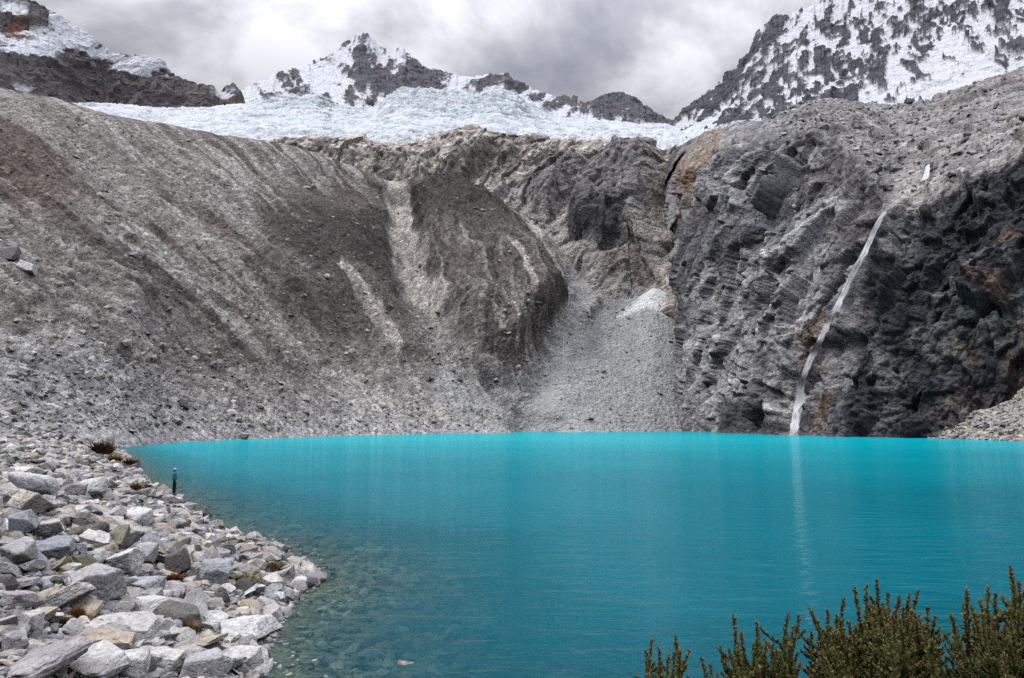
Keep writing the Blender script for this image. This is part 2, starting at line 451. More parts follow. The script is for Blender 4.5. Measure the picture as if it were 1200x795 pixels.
C1 = unproj(pxC, smooth1(ipol(lipC, pxC), 21), smooth1(ipol(lipC, pxC, 2), 21))
C2 = unproj(pxC, smooth1(ipol(crC, pxC), 9), smooth1(ipol(crC, pxC, 2), 31))
n1_, n2_ = 430, 150
t1 = np.linspace(-0.05, 1, n1_)[:, None, None]; t2 = np.linspace(0, 1, n2_)[1:, None, None]
low_ = C0[None] + (C1 - C0)[None] * t1
up_ = C1[None] + (C2 - C1)[None] * t2
tb = np.linspace(0.05, 1, 25)[:, None]
bk = np.empty((25, len(pxC), 3)); bk[..., 0] = C2[None, :, 0] * (1 + .15 * tb); bk[..., 1] = C2[None, :, 1] + 90 * tb; bk[..., 2] = C2[None, :, 2] - 50 * tb
C = np.concatenate([low_, up_, bk], 0)
# round the lip by smoothing along v
for _ in range(60):
    C[1:-1] = .25 * C[:-2] + .5 * C[1:-1] + .25 * C[2:] if False else C[1:-1]
ker = np.hanning(45); ker /= ker.sum()
Cs = C.copy()
for k in range(3):
    pad = np.pad(C[..., k], ((22, 22), (0, 0)), mode='reflect', reflect_type='odd')
    Cs[..., k] = np.apply_along_axis(lambda a: np.convolve(a, ker, 'valid'), 0, pad)
C = Cs
# the corner towards the gully is broken into spurs and notches
wL = sstep(822, 778, pxC)[None, :, None]
spur = (vn(C[..., 2] / 26, C[..., 2] * 0, C[..., 2] * 0 + 4, 641) * .6 + vn(C[..., 2] / 9, C[..., 0] / 20, C[..., 2] * 0 + 8, 642) * .4 - .42)[..., None]
C = CAM + (C - CAM) * (1 + .13 * wL * spur)
cx_, cy_ = proj(C); cy_[n1_ + n2_ - 1:] = cy_[n1_ + n2_ - 2]
isup = np.concatenate([np.zeros(n1_ - 20), np.linspace(0, 1, 40), np.ones(n2_ - 21 + 25)])[:, None]
nrm = grid_normals(C); nrm[nrm[..., 1] > 0] *= -1
X, Y_, Z = C[..., 0], C[..., 1], C[..., 2]
# strata run from upper right to lower left
ca_, sa_ = math.cos(R(52)), math.sin(R(52))
al = X * ca_ + Z * sa_; ac = -X * sa_ + Z * ca_
w1 = fbm(X / 30, Y_ / 30, Z / 30, 4, 61) - .5; w2 = fbm(X / 30 + 9, Y_ / 30, Z / 30 + 4, 4, 67) - .5
al = al + w1 * 16; ac = ac + w2 * 12
r1 = fbm(ac / 26, al / 60, Y_ / 60, 3, 71, .5, True)
r2 = fbm(ac / 7, al / 15, Y_ / 12, 5, 73, .6, True)
r3 = fbm(X / 3.2 + w1 * 6, Y_ / 3.2, Z / 3.2 + w2 * 6, 4, 79, .6)
# vertical buttresses on the dark wall at the right
v1 = fbm(X / 14 + w1 * 2.5, Y_ / 30, Z / 45, 5, 83, .55, True)
lg = fbm(X / 30, Y_ / 30, Z / 9 + w2 * 2, 5, 89, .55)
lgq = np.floor(lg * 16) / 16 + sstep(.55, 1, (lg * 16) % 1) / 16
dark_poly = [(1003, 520), (992, 460), (1000, 400), (1012, 340), (1022, 300), (1035, 262), (1060, 245), (1110, 222), (1160, 196), (1200, 180), (1400, 120), (1400, 520)]
wxc, wyc = w1 * 30, w2 * 30
md = sstep(-8, 8, poly_sd(cx_ + wxc, cy_ + wyc, dark_poly))
f1, e1 = facets(ac / 12, al / 42, Y_ / 18, 601)
f2, e2 = facets(ac / 4.2, al / 8.5, Y_ / 6, 603)
f3, e3 = facets(ac / 1.7, al / 2.6, Y_ / 2.2, 605)
dC = (r1 - .35) * 10 * (1 - .35 * md) + f1 * 16 + f2 * 4.4 + f3 * 1.6 - .5 * sstep(.12, 0, e2) + (r3 - .5) * 1.3
dC *= (.35 + .65 * sstep(770, 900, pxC))[None, :]
dC += md * ((v1 - .4) * 7 + (lgq - .5) * 10)
dC -= md * 3
dC *= (1 - isup * .72) * sstep(n1_ + n2_ + 24, n1_ + n2_ - 60, np.arange(C.shape[0]))[:, None] ** .5
dC *= .35 + .65 * sstep(-.05, .06, np.concatenate([t1[:, 0, 0], np.ones(n2_ - 1 + 25)]))[:, None]
dC += isup * ((fbm(X / 5, Y_ / 5, Z / 5, 4, 91) - .5) * 3.2)
# a recess for the waterfall's channel
fall_px = [(1033, 250), (1030, 258), (1020, 284), (1008, 305), (998, 322), (985, 352), (972, 375), (958, 400), (948, 420), (940, 445), (934, 470), (931, 495), (930, 512)]
dw = line_d(cx_, cy_, [(1090, 185), (1078, 224), (1045, 245)] + fall_px)
dC -= 3.5 * np.exp(-(dw / 12) ** 2)
for _ in range(1):
    dC[1:-1] = .25 * dC[:-2] + .5 * dC[1:-1] + .25 * dC[2:]; dC[:, 1:-1] = .25 * dC[:, :-2] + .5 * dC[:, 1:-1] + .25 * dC[:, 2:]
dC += (fbm(X / 1.3, Y_ / 1.3, Z / 1.3, 2, 631) - .5) * 1.3 * (pxC > 800)[None, :]
Cn = C + nrm * dC[..., None]
c = np.zeros(C.shape) + srgb(112, 112, 115)
c = mix(c, sstep(.42, .60, r2 * .5 + fbm(ac / 12, al / 40, Y_ / 20, 5, 95) * .5), srgb(150, 149, 149))
c = mix(c, sstep(.58, .44, fbm(ac / 18, al / 50, Y_ / 20, 5, 96)) * .75, srgb(74, 74, 78))
c = mix(c, sstep(.66, .76, fbm(ac / 3.5, al / 9, Y_ / 5, 4, 97)) * .7, srgb(186, 185, 183))
c = mix(c, sstep(-12, 12, poly_sd(cx_ + wxc, cy_ + wyc, [(800, 520), (798, 420), (830, 330), (900, 290), (985, 290), (960, 380), (930, 440), (920, 520)])) * sstep(.35, .6, r2 + .1) * .45, srgb(168, 165, 160))
# dark bands beside the pale rock
c = mix(c, sstep(-10, 10, poly_sd(cx_ + wxc, cy_ + wyc, [(770, 300), (800, 240), (830, 215), (850, 240), (830, 290), (810, 340), (800, 400), (786, 400)])) * .7, srgb(66, 65, 70))
c = mix(c, sstep(-10, 10, poly_sd(cx_ + wxc, cy_ + wyc, [(930, 160), (1000, 160), (1030, 200), (1040, 240), (1010, 300), (985, 300), (960, 250), (930, 230)])) * .55, srgb(86, 80, 78))
c = mix(c, sstep(-10, 10, poly_sd(cx_ + wxc, cy_ + wyc, [(836, 500), (840, 462), (880, 470), (905, 500), (900, 512), (836, 512)])) * .8, srgb(52, 56, 60))
# rusty rock at the left shoulder
oc = sstep(-9, 9, poly_sd(cx_ + wxc * 1.3, cy_ + wyc, [(796, 190), (812, 160), (832, 148), (852, 150), (846, 172), (826, 200), (806, 240), (792, 260)]))
c = mix(c, oc * .75 * sstep(.3, .55, r3), srgb(152, 122, 88))
# black wet wall
dk = mix(np.zeros(C.shape) + srgb(56, 57, 61), sstep(.5, .66, fbm(X / 9, Y_ / 9, Z / 30, 5, 99)), srgb(92, 94, 96))
dk = mix(dk, sstep(.60, .72, fbm(X / 5, Y_ / 9, Z / 12, 5, 101)) * .8, srgb(128, 126, 122))
dk = mix(dk, sstep(-14, 14, poly_sd(cx_ + wxc, cy_ + wyc, [(1080, 370), (1200, 340), (1300, 350), (1300, 385), (1200, 375), (1120, 395)])) * .28, srgb(84, 104, 100))
for cen, rx, ry, cc in (((1172, 289), 14, 9, (140, 110, 85)), ((1158, 340), 26, 15, (132, 106, 92)), ((1132, 305), 8, 6, (150, 145, 138)), ((1128, 400), 22, 24, (104, 92, 64)), ((1100, 420), 16, 24, (118, 118, 112)), ((1045, 440), 16, 20, (108, 110, 108)), ((1185, 410), 20, 40, (96, 78, 66)), ((1130, 480), 50, 22, (108, 96, 88)), ((1010, 390), 12, 22, (140, 132, 124))):
    dd = ((cx_ + wxc * 1.4 + (r3 - .5) * 20 - cen[0]) / rx) ** 2 + ((cy_ + wyc * 1.4 + (r2 - .5) * 20 - cen[1]) / ry) ** 2
    dk = mix(dk, sstep(2.0, .2, dd) * .6 * sstep(.3, .6, r3), srgb(*cc))
c = mix(c, md, dk)
c = mix(c, sstep(-12, 10, poly_sd(cx_ + wxc, cy_ + wyc, [(948, 400), (975, 372), (985, 390), (972, 430), (960, 500), (938, 505), (940, 450)])) * .6, srgb(122, 98, 78))
# rubble slope above
rb = isup * sstep(-6, 8, poly_sd(cx_ + wxc, cy_ + wyc * .7, [(935, 100), (960, 150), (985, 168), (1015, 205), (1040, 240), (1110, 218), (1160, 196), (1200, 172), (1400, 130), (1400, -40), (1000, 60)]))
rc = mix(np.zeros(C.shape) + srgb(122, 119, 117), sstep(.4, .6, fbm(X / 10, Y_ / 16, Z / 8, 5, 103)), srgb(142, 138, 134))
rc = mix(rc, sstep(.55, .68, fbm(X / 30, Y_ / 24, Z / 8, 5, 104)) * .6, srgb(92, 87, 84))
c = mix(c, np.maximum(rb, isup * .5), rc)
# pale slabs beside the little upper fall
c = mix(c, sstep(-8, 6, poly_sd(cx_ + wxc * .6, cy_ + wyc * .5, [(1030, 250), (1050, 225), (1075, 205), (1100, 196), (1120, 205), (1160, 186), (1205, 150), (1400, 100), (1400, 135), (1205, 176), (1110, 222), (1060, 246)])) * .7, srgb(158, 152, 146))
c = mix(c, sstep(-6, 4, poly_sd(cx_, cy_, [(1058, 200), (1078, 192), (1072, 215), (1058, 212)])) * .5, srgb(170, 162, 152))
c *= (.56 + .95 * r3 + f2 * .5 + f3 * .35 - .35 * sstep(.10, 0, e2) - .3 * sstep(.08, 0, e3))[..., None] * np.array([.99, 1.0, 1.03])
c = mix(c, md * .12, srgb(24, 25, 28))
vein = fbm(ac / 7, al / 70, Y_ / 40, 4, 621, .5, True)
c = mix(c, sstep(.66, .80, vein) * (1 - md) * (1 - isup) * .55, srgb(176, 176, 176))
c = mix(c, sstep(.22, .10, vein) * (1 - isup) * .5, srgb(60, 60, 64))
c = np.clip(c * 1.5, 0.012, .8)
mat_cliff = ground_mat('cliff_rock', cell=2.4, cell_amt=0.30, fine=0.9, bump=1.0, bump_d=1.4, rough=.85)
me = fast_mesh('cliff', Cn.reshape(-1, 3), grid_faces(*Cn.shape[:2]), col=c)
oC = link(me, 'cliff_hill', mat_cliff)
tag(oC, 'dark folded rock cliff with black wet wall and a rubble slope on top, right of the lake', 'cliff', kind='structure')

# ---- B: the rock headwall between moraine and cliff, under the glacier
pxB = np.arange(250, 900, 1.15)
topB = [(250, 190, 660), (330, 163, 700), (370, 160, 700), (420, 164, 690), (450, 171, 690), (480, 168, 690), (512, 160, 680), (530, 153, 675), (556, 152, 670), (600, 157, 668), (625, 159, 668), (660, 166, 665), (700, 164, 640), (740, 170, 618), (770, 175, 600), (790, 174, 590), (830, 172, 600), (900, 165, 700)]
botB = [(250, 330, 590), (450, 370, 575), (600, 372, 555), (700, 362, 505), (745, 372, 488), (770, 385, 462), (790, 385, 440), (900, 385, 430)]
B0 = unproj(pxB, ipol(botB, pxB), ipol(botB, pxB, 2)); B1 = unproj(pxB, smooth1(ipol(topB, pxB), 9), smooth1(ipol(topB, pxB, 2), 21))
nB = 260
tB = np.linspace(0, 1, nB)[:, None, None]
Bm = B0[None] + (B1 - B0)[None] * tB
Bm[..., 1] += (14 * np.sin(np.pi * tB[..., 0] * 1.0))
tb = np.linspace(0.05, 1, 25)[:, None]
bk = np.empty((25, len(pxB), 3)); bk[..., 0] = B1[None, :, 0] * (1 + .15 * tb); bk[..., 1] = B1[None, :, 1] + 110 * tb; bk[..., 2] = B1[None, :, 2] + 2 - 30 * tb
Bm = np.concatenate([Bm, bk], 0)
bx_, by_ = proj(Bm); by_[nB:] = by_[nB - 1]
nrm = grid_normals(Bm); nrm[nrm[..., 1] > 0] *= -1
X, Y_, Z = Bm[..., 0], Bm[..., 1], Bm[..., 2]
w1 = fbm(X / 45, Y_ / 45, Z / 45, 4, 111) - .5; w2 = fbm(X / 45 + 9, Y_ / 45, Z / 45 + 4, 4, 117) - .5
wxb, wyb = w1 * 36, w2 * 26
domes = [([(608, 215), (640, 188), (680, 178), (706, 190), (690, 212), (668, 240), (650, 245), (628, 240)], 22), ([(672, 285), (668, 255), (682, 215), (700, 190), (724, 172), (760, 166), (782, 176), (786, 210), (782, 260), (775, 330), (745, 290), (715, 292)], 26),
         ([(682, 320), (690, 300), (730, 300), (768, 296), (775, 320), (748, 340), (722, 352), (706, 338)], 14), ([(372, 176), (430, 163), (505, 165), (512, 185), (505, 205), (440, 208), (400, 196)], 12), ([(512, 190), (520, 156), (556, 150), (610, 158), (612, 175), (560, 205), (540, 215), (512, 206)], 14),
         ([(612, 170), (650, 164), (668, 176), (640, 190), (614, 186)], 8)]
alb, acb = X * .6 + Z * .8 + w1 * 40, -X * .8 + Z * .6 + w2 * 30
q1 = fbm(acb / 24, alb / 52, Y_ / 60, 6, 121, .56, True); q3 = fbm(X / 5, Y_ / 5, Z / 5, 5, 125, .6)
fb1, eb1 = facets(acb / 16, alb / 30, Y_ / 22, 611); fb2, eb2 = facets(X / 6, Y_ / 7, Z / 6, 613)
dB = (q1 - .35) * 9 + fb1 * 10 + fb2 * 4 + (q3 - .5) * 3
dm = []
for pts, a_ in domes:
    s_ = poly_sd(bx_ + wxb, by_ + wyb, pts); dm.append(sstep(-4, 6, s_)); dB += a_ * sstep(-3, 26, s_) ** .6
dB *= sstep(nB + 24, nB - 30, np.arange(nB + 25))[:, None] ** .7
Bn = Bm + nrm * dB[..., None]
c = np.zeros(Bm.shape) + srgb(142, 135, 128)
c = mix(c, sstep(.40, .55, q1), srgb(170, 163, 155))
c = mix(c, sstep(.5, .4, q3) * .6, srgb(98, 92, 88))
c = mix(c, dm[0] * .85 * (.6 + .4 * q3), srgb(96, 96, 100)); c = mix(c, dm[1] * .85, srgb(102, 101, 102)); c = mix(c, dm[2] * .85, srgb(96, 90, 85))
c = mix(c, sstep(-10, 12, poly_sd(bx_ + wxb, by_ + wyb, [(665, 295), (672, 255), (690, 240), (722, 250), (738, 230), (748, 262), (742, 296)])) * .8, srgb(66, 66, 70))
c = mix(c, sstep(-10, 12, poly_sd(bx_ + wxb, by_ + wyb, [(500, 200), (540, 202), (556, 216), (530, 222), (505, 216)])) * .7, srgb(76, 74, 76))
c = mix(c, sstep(-5, 8, poly_sd(bx_ + wxb * .6, by_ + wyb * .6, [(560, 222), (590, 205), (612, 214), (630, 240), (660, 248), (672, 270), (664, 292), (690, 296), (720, 335), (770, 340), (770, 380), (690, 380), (650, 330), (630, 268), (600, 245)])) * .92, srgb(142, 140, 137))
c = mix(c, sstep(-5, 8, poly_sd(bx_ + wxb * .6, by_ + wyb * .6, [(690, 298), (720, 294), (770, 262), (778, 290), (766, 300), (735, 308)])) * .7, srgb(142, 137, 130))
c = mix(c, sstep(-5, 8, poly_sd(bx_ + wxb, by_ + wyb, [(768, 190), (784, 170), (800, 180), (796, 300), (776, 330), (772, 250)])) * .45, srgb(132, 124, 114))
c *= (.85 + .75 * q3 + fb2 * .4 - .2 * sstep(.1, 0, eb2))[..., None]
mat_head = ground_mat('headwall_rock', cell=3.4, cell_amt=0.3, fine=0.5, bump=1.0, bump_d=2.4, rough=.9)
me = fast_mesh('headwall', Bn.reshape(-1, 3), grid_faces(*Bn.shape[:2]), col=np.clip(c * 1.35, .01, .8))
oB = link(me, 'headwall_hill', mat_head)
tag(oB, 'rounded slabs of grey and tan rock under the glacier at the head of the valley', 'rock face', kind='structure')

# ---- D: glacier
pxD = np.arange(40, 960, 1.3)
topD = [(40, 118, 1200), (120, 125, 1230), (200, 129, 1290), (280, 124, 1330), (320, 120, 1380), (345, 116, 1400), (372, 114, 1400), (390, 126, 1300), (440, 130, 1250), (453, 112, 1300), (480, 106, 1320), (512, 112, 1320), (545, 114, 1330), (567, 112, 1350), (584, 109, 1370), (600, 114, 1380), (618, 126, 1380), (645, 136, 1400), (690, 140, 1450), (760, 146, 1500), (800, 150, 1500), (830, 142, 1350), (860, 138, 1250), (960, 120, 1200)]
botD = [(40, 170, 900), (200, 180, 830), (350, 195, 800), (800, 200, 760), (880, 185, 740), (960, 170, 700)]
D0 = unproj(pxD, ipol(botD, pxD), ipol(botD, pxD, 2)); D1 = unproj(pxD, smooth1(ipol(topD, pxD), 9), smooth1(ipol(topD, pxD, 2), 15))
nD = 230
tD = np.linspace(0, 1.03, nD)[:, None, None]
D = D0[None] + (D1 - D0)[None] * tD
gx, gy = proj(D)
nrm = grid_normals(D); nrm[nrm[..., 1] > 0] *= -1
X, Y_, Z = D[..., 0], D[..., 1], D[..., 2]
w1 = fbm(X / 90, Y_ / 90, Z / 90, 4, 131) - .5
cre = fbm(X / 70 + w1 * 2, (Y_ + Z) / 14 + w1 * 5, Z * 0, 5, 133, .6, True)
blk = fbm(X / 16, Y_ / 16, Z / 12, 5, 137, .6)
swell = fbm(X / 120, Y_ / 150, Z / 120, 3, 139) - .5
icefall = np.maximum(sstep(-8, 10, poly_sd(gx, gy, [(440, 125), (455, 100), (485, 95), (520, 105), (600, 100), (640, 128), (560, 140), (480, 135)])), sstep(-8, 10, poly_sd(gx, gy, [(300, 122), (330, 105), (370, 100), (400, 125), (340, 135)])))
dD = (cre - .4) * (10 + 9 * icefall) + (blk - .5) * (8 + 12 * icefall) + swell * 16
# a steep broken front where the ice meets the rock
front = sstep(150, 158, gy)
dD += (blk - .5) * 10 * front
Dn = D + nrm * dD[..., None]
c = np.zeros(D.shape) + np.array([.66, .70, .73])
c = mix(c, sstep(.48, .32, cre) * .8, np.array([.34, .47, .53]))
c = mix(c, sstep(.62, .74, fbm(X / 40, (Y_ + Z) / 10, Z * 0 + 3, 5, 143, .6)) * .5, np.array([.42, .43, .45]))
c = mix(c, icefall * sstep(.55, .4, blk) * .7, np.array([.36, .54, .60]))
c = mix(c, sstep(.60, .72, fbm(X / 8, Y_ / 60, Z / 20, 4, 141)) * .30, np.array([.40, .40, .41]))
mat_ice = ground_mat('glacier_ice', cell=14, cell_amt=0.10, fine=0.08, bump=.8, bump_d=4.0, rough=.75)
me = fast_mesh('glacier', Dn.reshape(-1, 3), grid_faces(*Dn.shape[:2]), col=np.clip(c, .01, .85))
oD = link(me, 'glacier_terrain', mat_ice)
tag(oD, 'white crevassed glacier lying between the snowy peaks and the rock below', 'glacier', kind='structure')

# ---- E: peaks
def peak(name, label, pxr, step, ridge, foot, Yr, Yf, nv, seed, snow_fn, damp, rock_c, s=1.0):
    px = np.arange(pxr[0], pxr[1], step)
    r_ = ipol(ridge, px) + (fbm(px / 5.0, px * 0, px * 0 + seed, 4, seed, .65) - .5) * 6; f_ = ipol(foot, px)
    a = unproj(px, f_, np.interp(px, *Yf)); b = unproj(px, r_, np.interp(px, *Yr))
    t = np.linspace(0, 1, nv)[:, None, None]
    M = a[None] + (b - a)[None] * t
    M[..., 2] = a[None, :, 2] + (b - a)[None, :, 2] * (t[..., 0] * .75 + .25 * t[..., 0] ** 2)
    tb = np.linspace(0.02, 1, 30)[:, None]
    bk = np.empty((30, len(px), 3)); bk[..., 0] = b[None, :, 0] * (1 + .1 * tb); bk[..., 1] = b[None, :, 1] + 500 * tb; bk[..., 2] = b[None, :, 2] - 420 * tb
    M = np.concatenate([M, bk], 0)
    mx2, my2 = proj(M); my2[nv:] = my2[nv - 1]
    nrm = grid_normals(M); nrm[nrm[..., 1] > 0] *= -1
    X, Y_, Z = M[..., 0] / s, M[..., 1] / s, M[..., 2] / s
    w1 = fbm(X / 120, Y_ / 120, Z / 120, 4, seed) - .5; w2 = fbm(X / 120 + 5, Y_ / 120, Z / 120, 4, seed + 5) - .5
    rid = fbm(X / 60 + w1 * 2 - Z / 160, Y_ / 150, Z / 200 + w2, 6, seed + 9, .55, True)
    blk = fbm(X / 22 + w1 * 2 - Z / 50, Y_ / 30, Z / 36 + w2 * 2, 6, seed + 13, .6, True)
    pf, pe = facets(X / 13 + w1 * 2, Y_ / 26, Z / 22 + w2 * 2, seed + 40)
    d = (rid - .4) * damp + (blk - .4) * damp * .2 + pf * damp * .22
    d *= sstep(nv + 29, nv - 30, np.arange(nv + 30))[:, None] ** .6 * .8 + .2
    sn = snow_fn(mx2, my2, None, rid, blk, w1, w2, X, Y_, Z)
    # snow fills the hollows and lies smooth, rock ribs stand out of it
    d = d * (1 - .55 * sn) + (1 - sn) * damp * .02
    Mn = M + nrm * (d * s)[..., None]
    c = np.zeros(M.shape) + rock_c * (.7 + .7 * fbm(X / 9, Y_ / 9, Z / 9, 5, seed + 21))[..., None]
    if name != 'right_peak': c = mix(c, sstep(.6, .75, fbm(X / 50, Y_ / 50, Z / 50, 3, seed + 31)) * .4, srgb(120, 98, 84))
    if name == 'left_peak':
        c = mix(c, np.exp(-(((mx2 - 22) / 14) ** 2 + ((my2 - 38) / 10) ** 2)) , srgb(128, 88, 66))
    c = mix(c, sn, np.array([.68, .70, .74]))
    me = fast_mesh(name, Mn.reshape(-1, 3), grid_faces(*Mn.shape[:2]), col=np.clip(c, .01, .85))
    o = link(me, 'mountain_peak', mat_peak); tag(o, label, 'mountain', kind='structure')
    return o
mat_peak = ground_mat('peak_rock_snow', cell=9, cell_amt=0.12, fine=0.15, bump=.9, bump_d=5.0, rough=.9)

def snow_left(mx2, my2, n, rid, blk, w1, w2, X, Y_, Z):
    band = sstep(-8, 8, poly_sd(mx2 + w1 * 30, my2 + w2 * 26, [(-100, 20), (0, 38), (60, 42), (60, 12), (85, 25), (130, 60), (190, 68), (200, 88), (160, 90), (130, 82), (110, 72), (80, 60), (60, 68), (0, 64), (-100, 50)]))
    top = np.exp(-(((mx2 - 16) / 12) ** 2 + ((my2 - 14) / 6) ** 2))
    small = sstep(-3, 3, poly_sd(mx2 + w1 * 8, my2, [(-40, 95), (5, 101), (38, 106), (30, 109), (0, 104), (-40, 102)]))
    pocket = np.exp(-(((mx2 - 262) / 9) ** 2 + ((my2 - 112) / 6) ** 2))
    return np.clip(sstep(.44, .58, (blk * 1.3 + rid * .7) * .55 + .20 * band + .45 * top + .3 * pocket - .08) * sstep(0, .3, band + top + pocket) + small, 0, 1)
peak('left_peak', 'dark rock peak with patches of snow at the top left of the valley', (-320, 292), 1.0,
     [(-320, -90), (-120, -30), (0, 3), (30, 3), (52, 8), (70, 18), (84, 27), (100, 38), (116, 50), (130, 61), (150, 64), (175, 66), (187, 68), (200, 84), (212, 94), (228, 99), (245, 103), (258, 108), (268, 101), (274, 100), (280, 106), (287, 122), (292, 152)],
     [(-320, 132), (0, 138), (110, 137), (200, 136), (292, 134)], ([-320, 0, 292], [1150, 1300, 1450]), ([-320, 0, 110, 292], [820, 900, 1290, 1380]), 240, 151, snow_left, 30, srgb(98, 94, 94), 1.0)

def snow_mid(mx2, my2, n, rid, blk, w1, w2, X, Y_, Z):
    dark = sstep(-7, 7, poly_sd(mx2 + w1 * 24, my2 + w2 * 20, [(404, 118), (408, 90), (425, 70), (428, 42), (440, 56), (452, 78), (462, 92), (485, 70), (500, 90), (520, 108), (470, 105), (455, 96), (450, 118), (430, 125)]))
    dark2 = sstep(-6, 6, poly_sd(mx2 + w1 * 16, my2 + w2 * 14, [(540, 100), (585, 84), (600, 92), (640, 112), (680, 122), (682, 136), (640, 130), (610, 112), (585, 106), (560, 112)]))
    dark3 = sstep(-6, 6, poly_sd(mx2 + w1 * 10, my2, [(688, 118), (740, 115), (772, 130), (760, 140), (700, 136)]))
    rx_, ry_ = mx2 - 429 + w1 * 10, my2 - 22
    rays = fbm(np.arctan2(rx_, ry_) * 7 + w1 * 1.5, np.hypot(rx_, ry_) / 45, X * 0 + 2, 5, 244, .55)
    slant = fbm((rx_ + ry_ * .9 * np.sign(rx_)) / 11 + w2 * 2, (ry_ - rx_ * .5) / 30, X * 0 + 6, 5, 247, .58)
    return sstep(.52, .57, .50 * rays + .55 * slant + .20 * blk - .035 - .13 * np.maximum(np.maximum(dark, dark2 * .9), dark3 * .8))
peak('mid_peak', 'pointed snow covered peak in the middle of the skyline with its jagged ridge', (270, 805), .9,
     [(270, 122), (283, 108), (292, 103), (310, 96), (330, 86), (345, 82), (360, 76), (378, 68), (390, 63), (402, 52), (412, 47), (420, 41), (430, 40), (436, 46), (441, 55), (452, 61), (466, 60), (472, 57), (482, 66), (495, 76), (510, 82), (524, 88), (540, 90), (555, 92), (570, 89), (580, 88), (588, 85), (596, 90), (610, 99), (630, 107), (650, 114), (668, 118), (681, 121), (688, 124), (694, 119), (706, 115), (722, 113), (738, 115), (752, 122), (764, 129), (772, 134), (780, 139), (805, 146)],
     [(270, 140), (400, 132), (500, 130), (620, 136), (805, 152)], ([270, 430, 805], [2100, 2300, 2000]), ([270, 430, 805], [1500, 1350, 1600]), 220, 171, snow_mid, 24, srgb(92, 92, 98), 1.5)

def snow_right(mx2, my2, n, rid, blk, w1, w2, X, Y_, Z):
    a = X * .52 + Z * .85 + w1 * 24; b = -X * .85 + Z * .52 + w2 * 18
    rk = .72 * fbm(b / 10, a / 60, Y_ / 300, 4, 205, .55) + .28 * fbm(b / 4, a / 16, Y_ / 60, 4, 215, .6)
    edge = sstep(-5, 9, poly_sd(mx2 + w1 * 14, my2 + w2 * 14, [(812, 142), (832, 112), (872, 78), (888, 42), (915, 18), (930, 22), (905, 62), (880, 92), (856, 122), (836, 142)]))
    clean = sstep(-8, 10, poly_sd(mx2 + w1 * 24, my2 + w2 * 24, [(1060, 118), (1090, 90), (1080, 60), (1120, 40), (1150, 62), (1140, 84), (1180, 80), (1200, 72), (1220, 90), (1120, 112)]))
    lowr = sstep(60, 110, my2) * sstep(1085, 1060, mx2)
    return 1 - sstep(.515, .545, rk + .05 * edge - .22 * clean + .03 * lowr + .14 * (blk - .4))
peak('right_peak', 'steep snow face striped with dark rock at the top right', (780, 1480), 1.0,
     [(780, 150), (795, 141), (810, 127), (822, 116), (840, 100), (856, 88), (868, 76), (880, 60), (890, 42), (903, 30), (914, 22), (926, 18), (932, 14), (950, 8), (975, 0), (1010, -18), (1100, -60), (1200, -100), (1480, -180)],
     [(780, 178), (830, 172), (900, 160), (1000, 140), (1100, 132), (1200, 105), (1480, 50)], ([780, 930, 1480], [1700, 1500, 1300]), ([780, 900, 1480], [1150, 850, 650]), 330, 191, snow_right, 30, srgb(84, 86, 92), 1.0)
# ------------------------------------------------------------------ near shore
shore_px = [(135, 526), (142, 535), (152, 547), (160, 556), (170, 562), (182, 576), (192, 583), (205, 588), (215, 597), (232, 608), (248, 622), (270, 632), (300, 638), (322, 646), (342, 658), (352, 672), (358, 686), (346, 700), (330, 712), (308, 738), (300, 758), (286, 775), (278, 795)]
shore_w = [tuple(on_level(*p)[:2]) for p in shore_px]
shore_w = [(-125, 250), (-95, 170)] + shore_w + [(-4.2, 13.0), (-1.5, 11.6), (1.5, 10.6), (5, 10.2), (9, 11.0), (16, 13), (30, 16), (80, 20), (80, -60), (-260, -60), (-260, 250)]
def shore_sd(x, y):
    return poly_sd(x, y, shore_w)
def ground_h(x, y, rough=True):
    d = shore_sd(x, y)
    d = d + (fbm(x / 4, y / 4, x * 0, 3, 301) - .5) * 1.0
    far = sstep(40, 110, y)
    land = np.where(d < 14, .30 * d, .30 * 14 + .42 * (d - 14))
    land = land + sstep(6, -6, y - 6 + 0 * x) * 0 + far * np.maximum(d - 14, 0) * .15
    # knoll the camera stands on
    r2_ = x * x + (y + 1) ** 2
    land = np.where(d > 0, np.minimum(land, 3.95 + np.maximum(d - 14, 0) * .3 + sstep(10, 30, np.hypot(x, y)) * 40), land)
    bed = np.where(d > -9, .11 * d, -.99 + .22 * (d + 9))
    h = np.where(d > 0, land, bed)
    if rough:
        h = h + (fbm(x / 2.2, y / 2.2, x * 0 + 4, 5, 305, .55) - .5) * (.55 * sstep(-3, 2, d) + .12)
    return h
az = np.linspace(R(-48), R(52), 760)
rad = np.exp(np.linspace(math.log(1.2), math.log(175), 520))
RR, AZ = np.meshgrid(rad, az, indexing='ij')
gxw, gyw = RR * np.sin(AZ), RR * np.cos(AZ)
gh = ground_h(gxw, gyw)
gh = np.maximum(gh, -14)
gcol = np.zeros(gh.shape + (3,)) + srgb(128, 124, 118)
fn = fbm(gxw / .8, gyw / .8, gh / .8, 5, 311, .6)
gcol = mix(gcol, sstep(.45, .6, fn), srgb(158, 154, 148))
sdn = shore_sd(gxw, gyw)
gcol = mix(gcol, sstep(.4, -.6, sdn) * .75, srgb(140, 134, 118))
tuftm = sstep(.60, .68, fbm(gxw / 2.4, gyw / 2.4, gh * 0, 4, 315)) * sstep(1, 3, sdn) * sstep(20, 8, sdn)
gcol = mix(gcol, tuftm * .45, srgb(128, 104, 66))
gcol = mix(gcol, sstep(9.5, 7, np.hypot(gxw, gyw)) * .6, srgb(92, 84, 66))
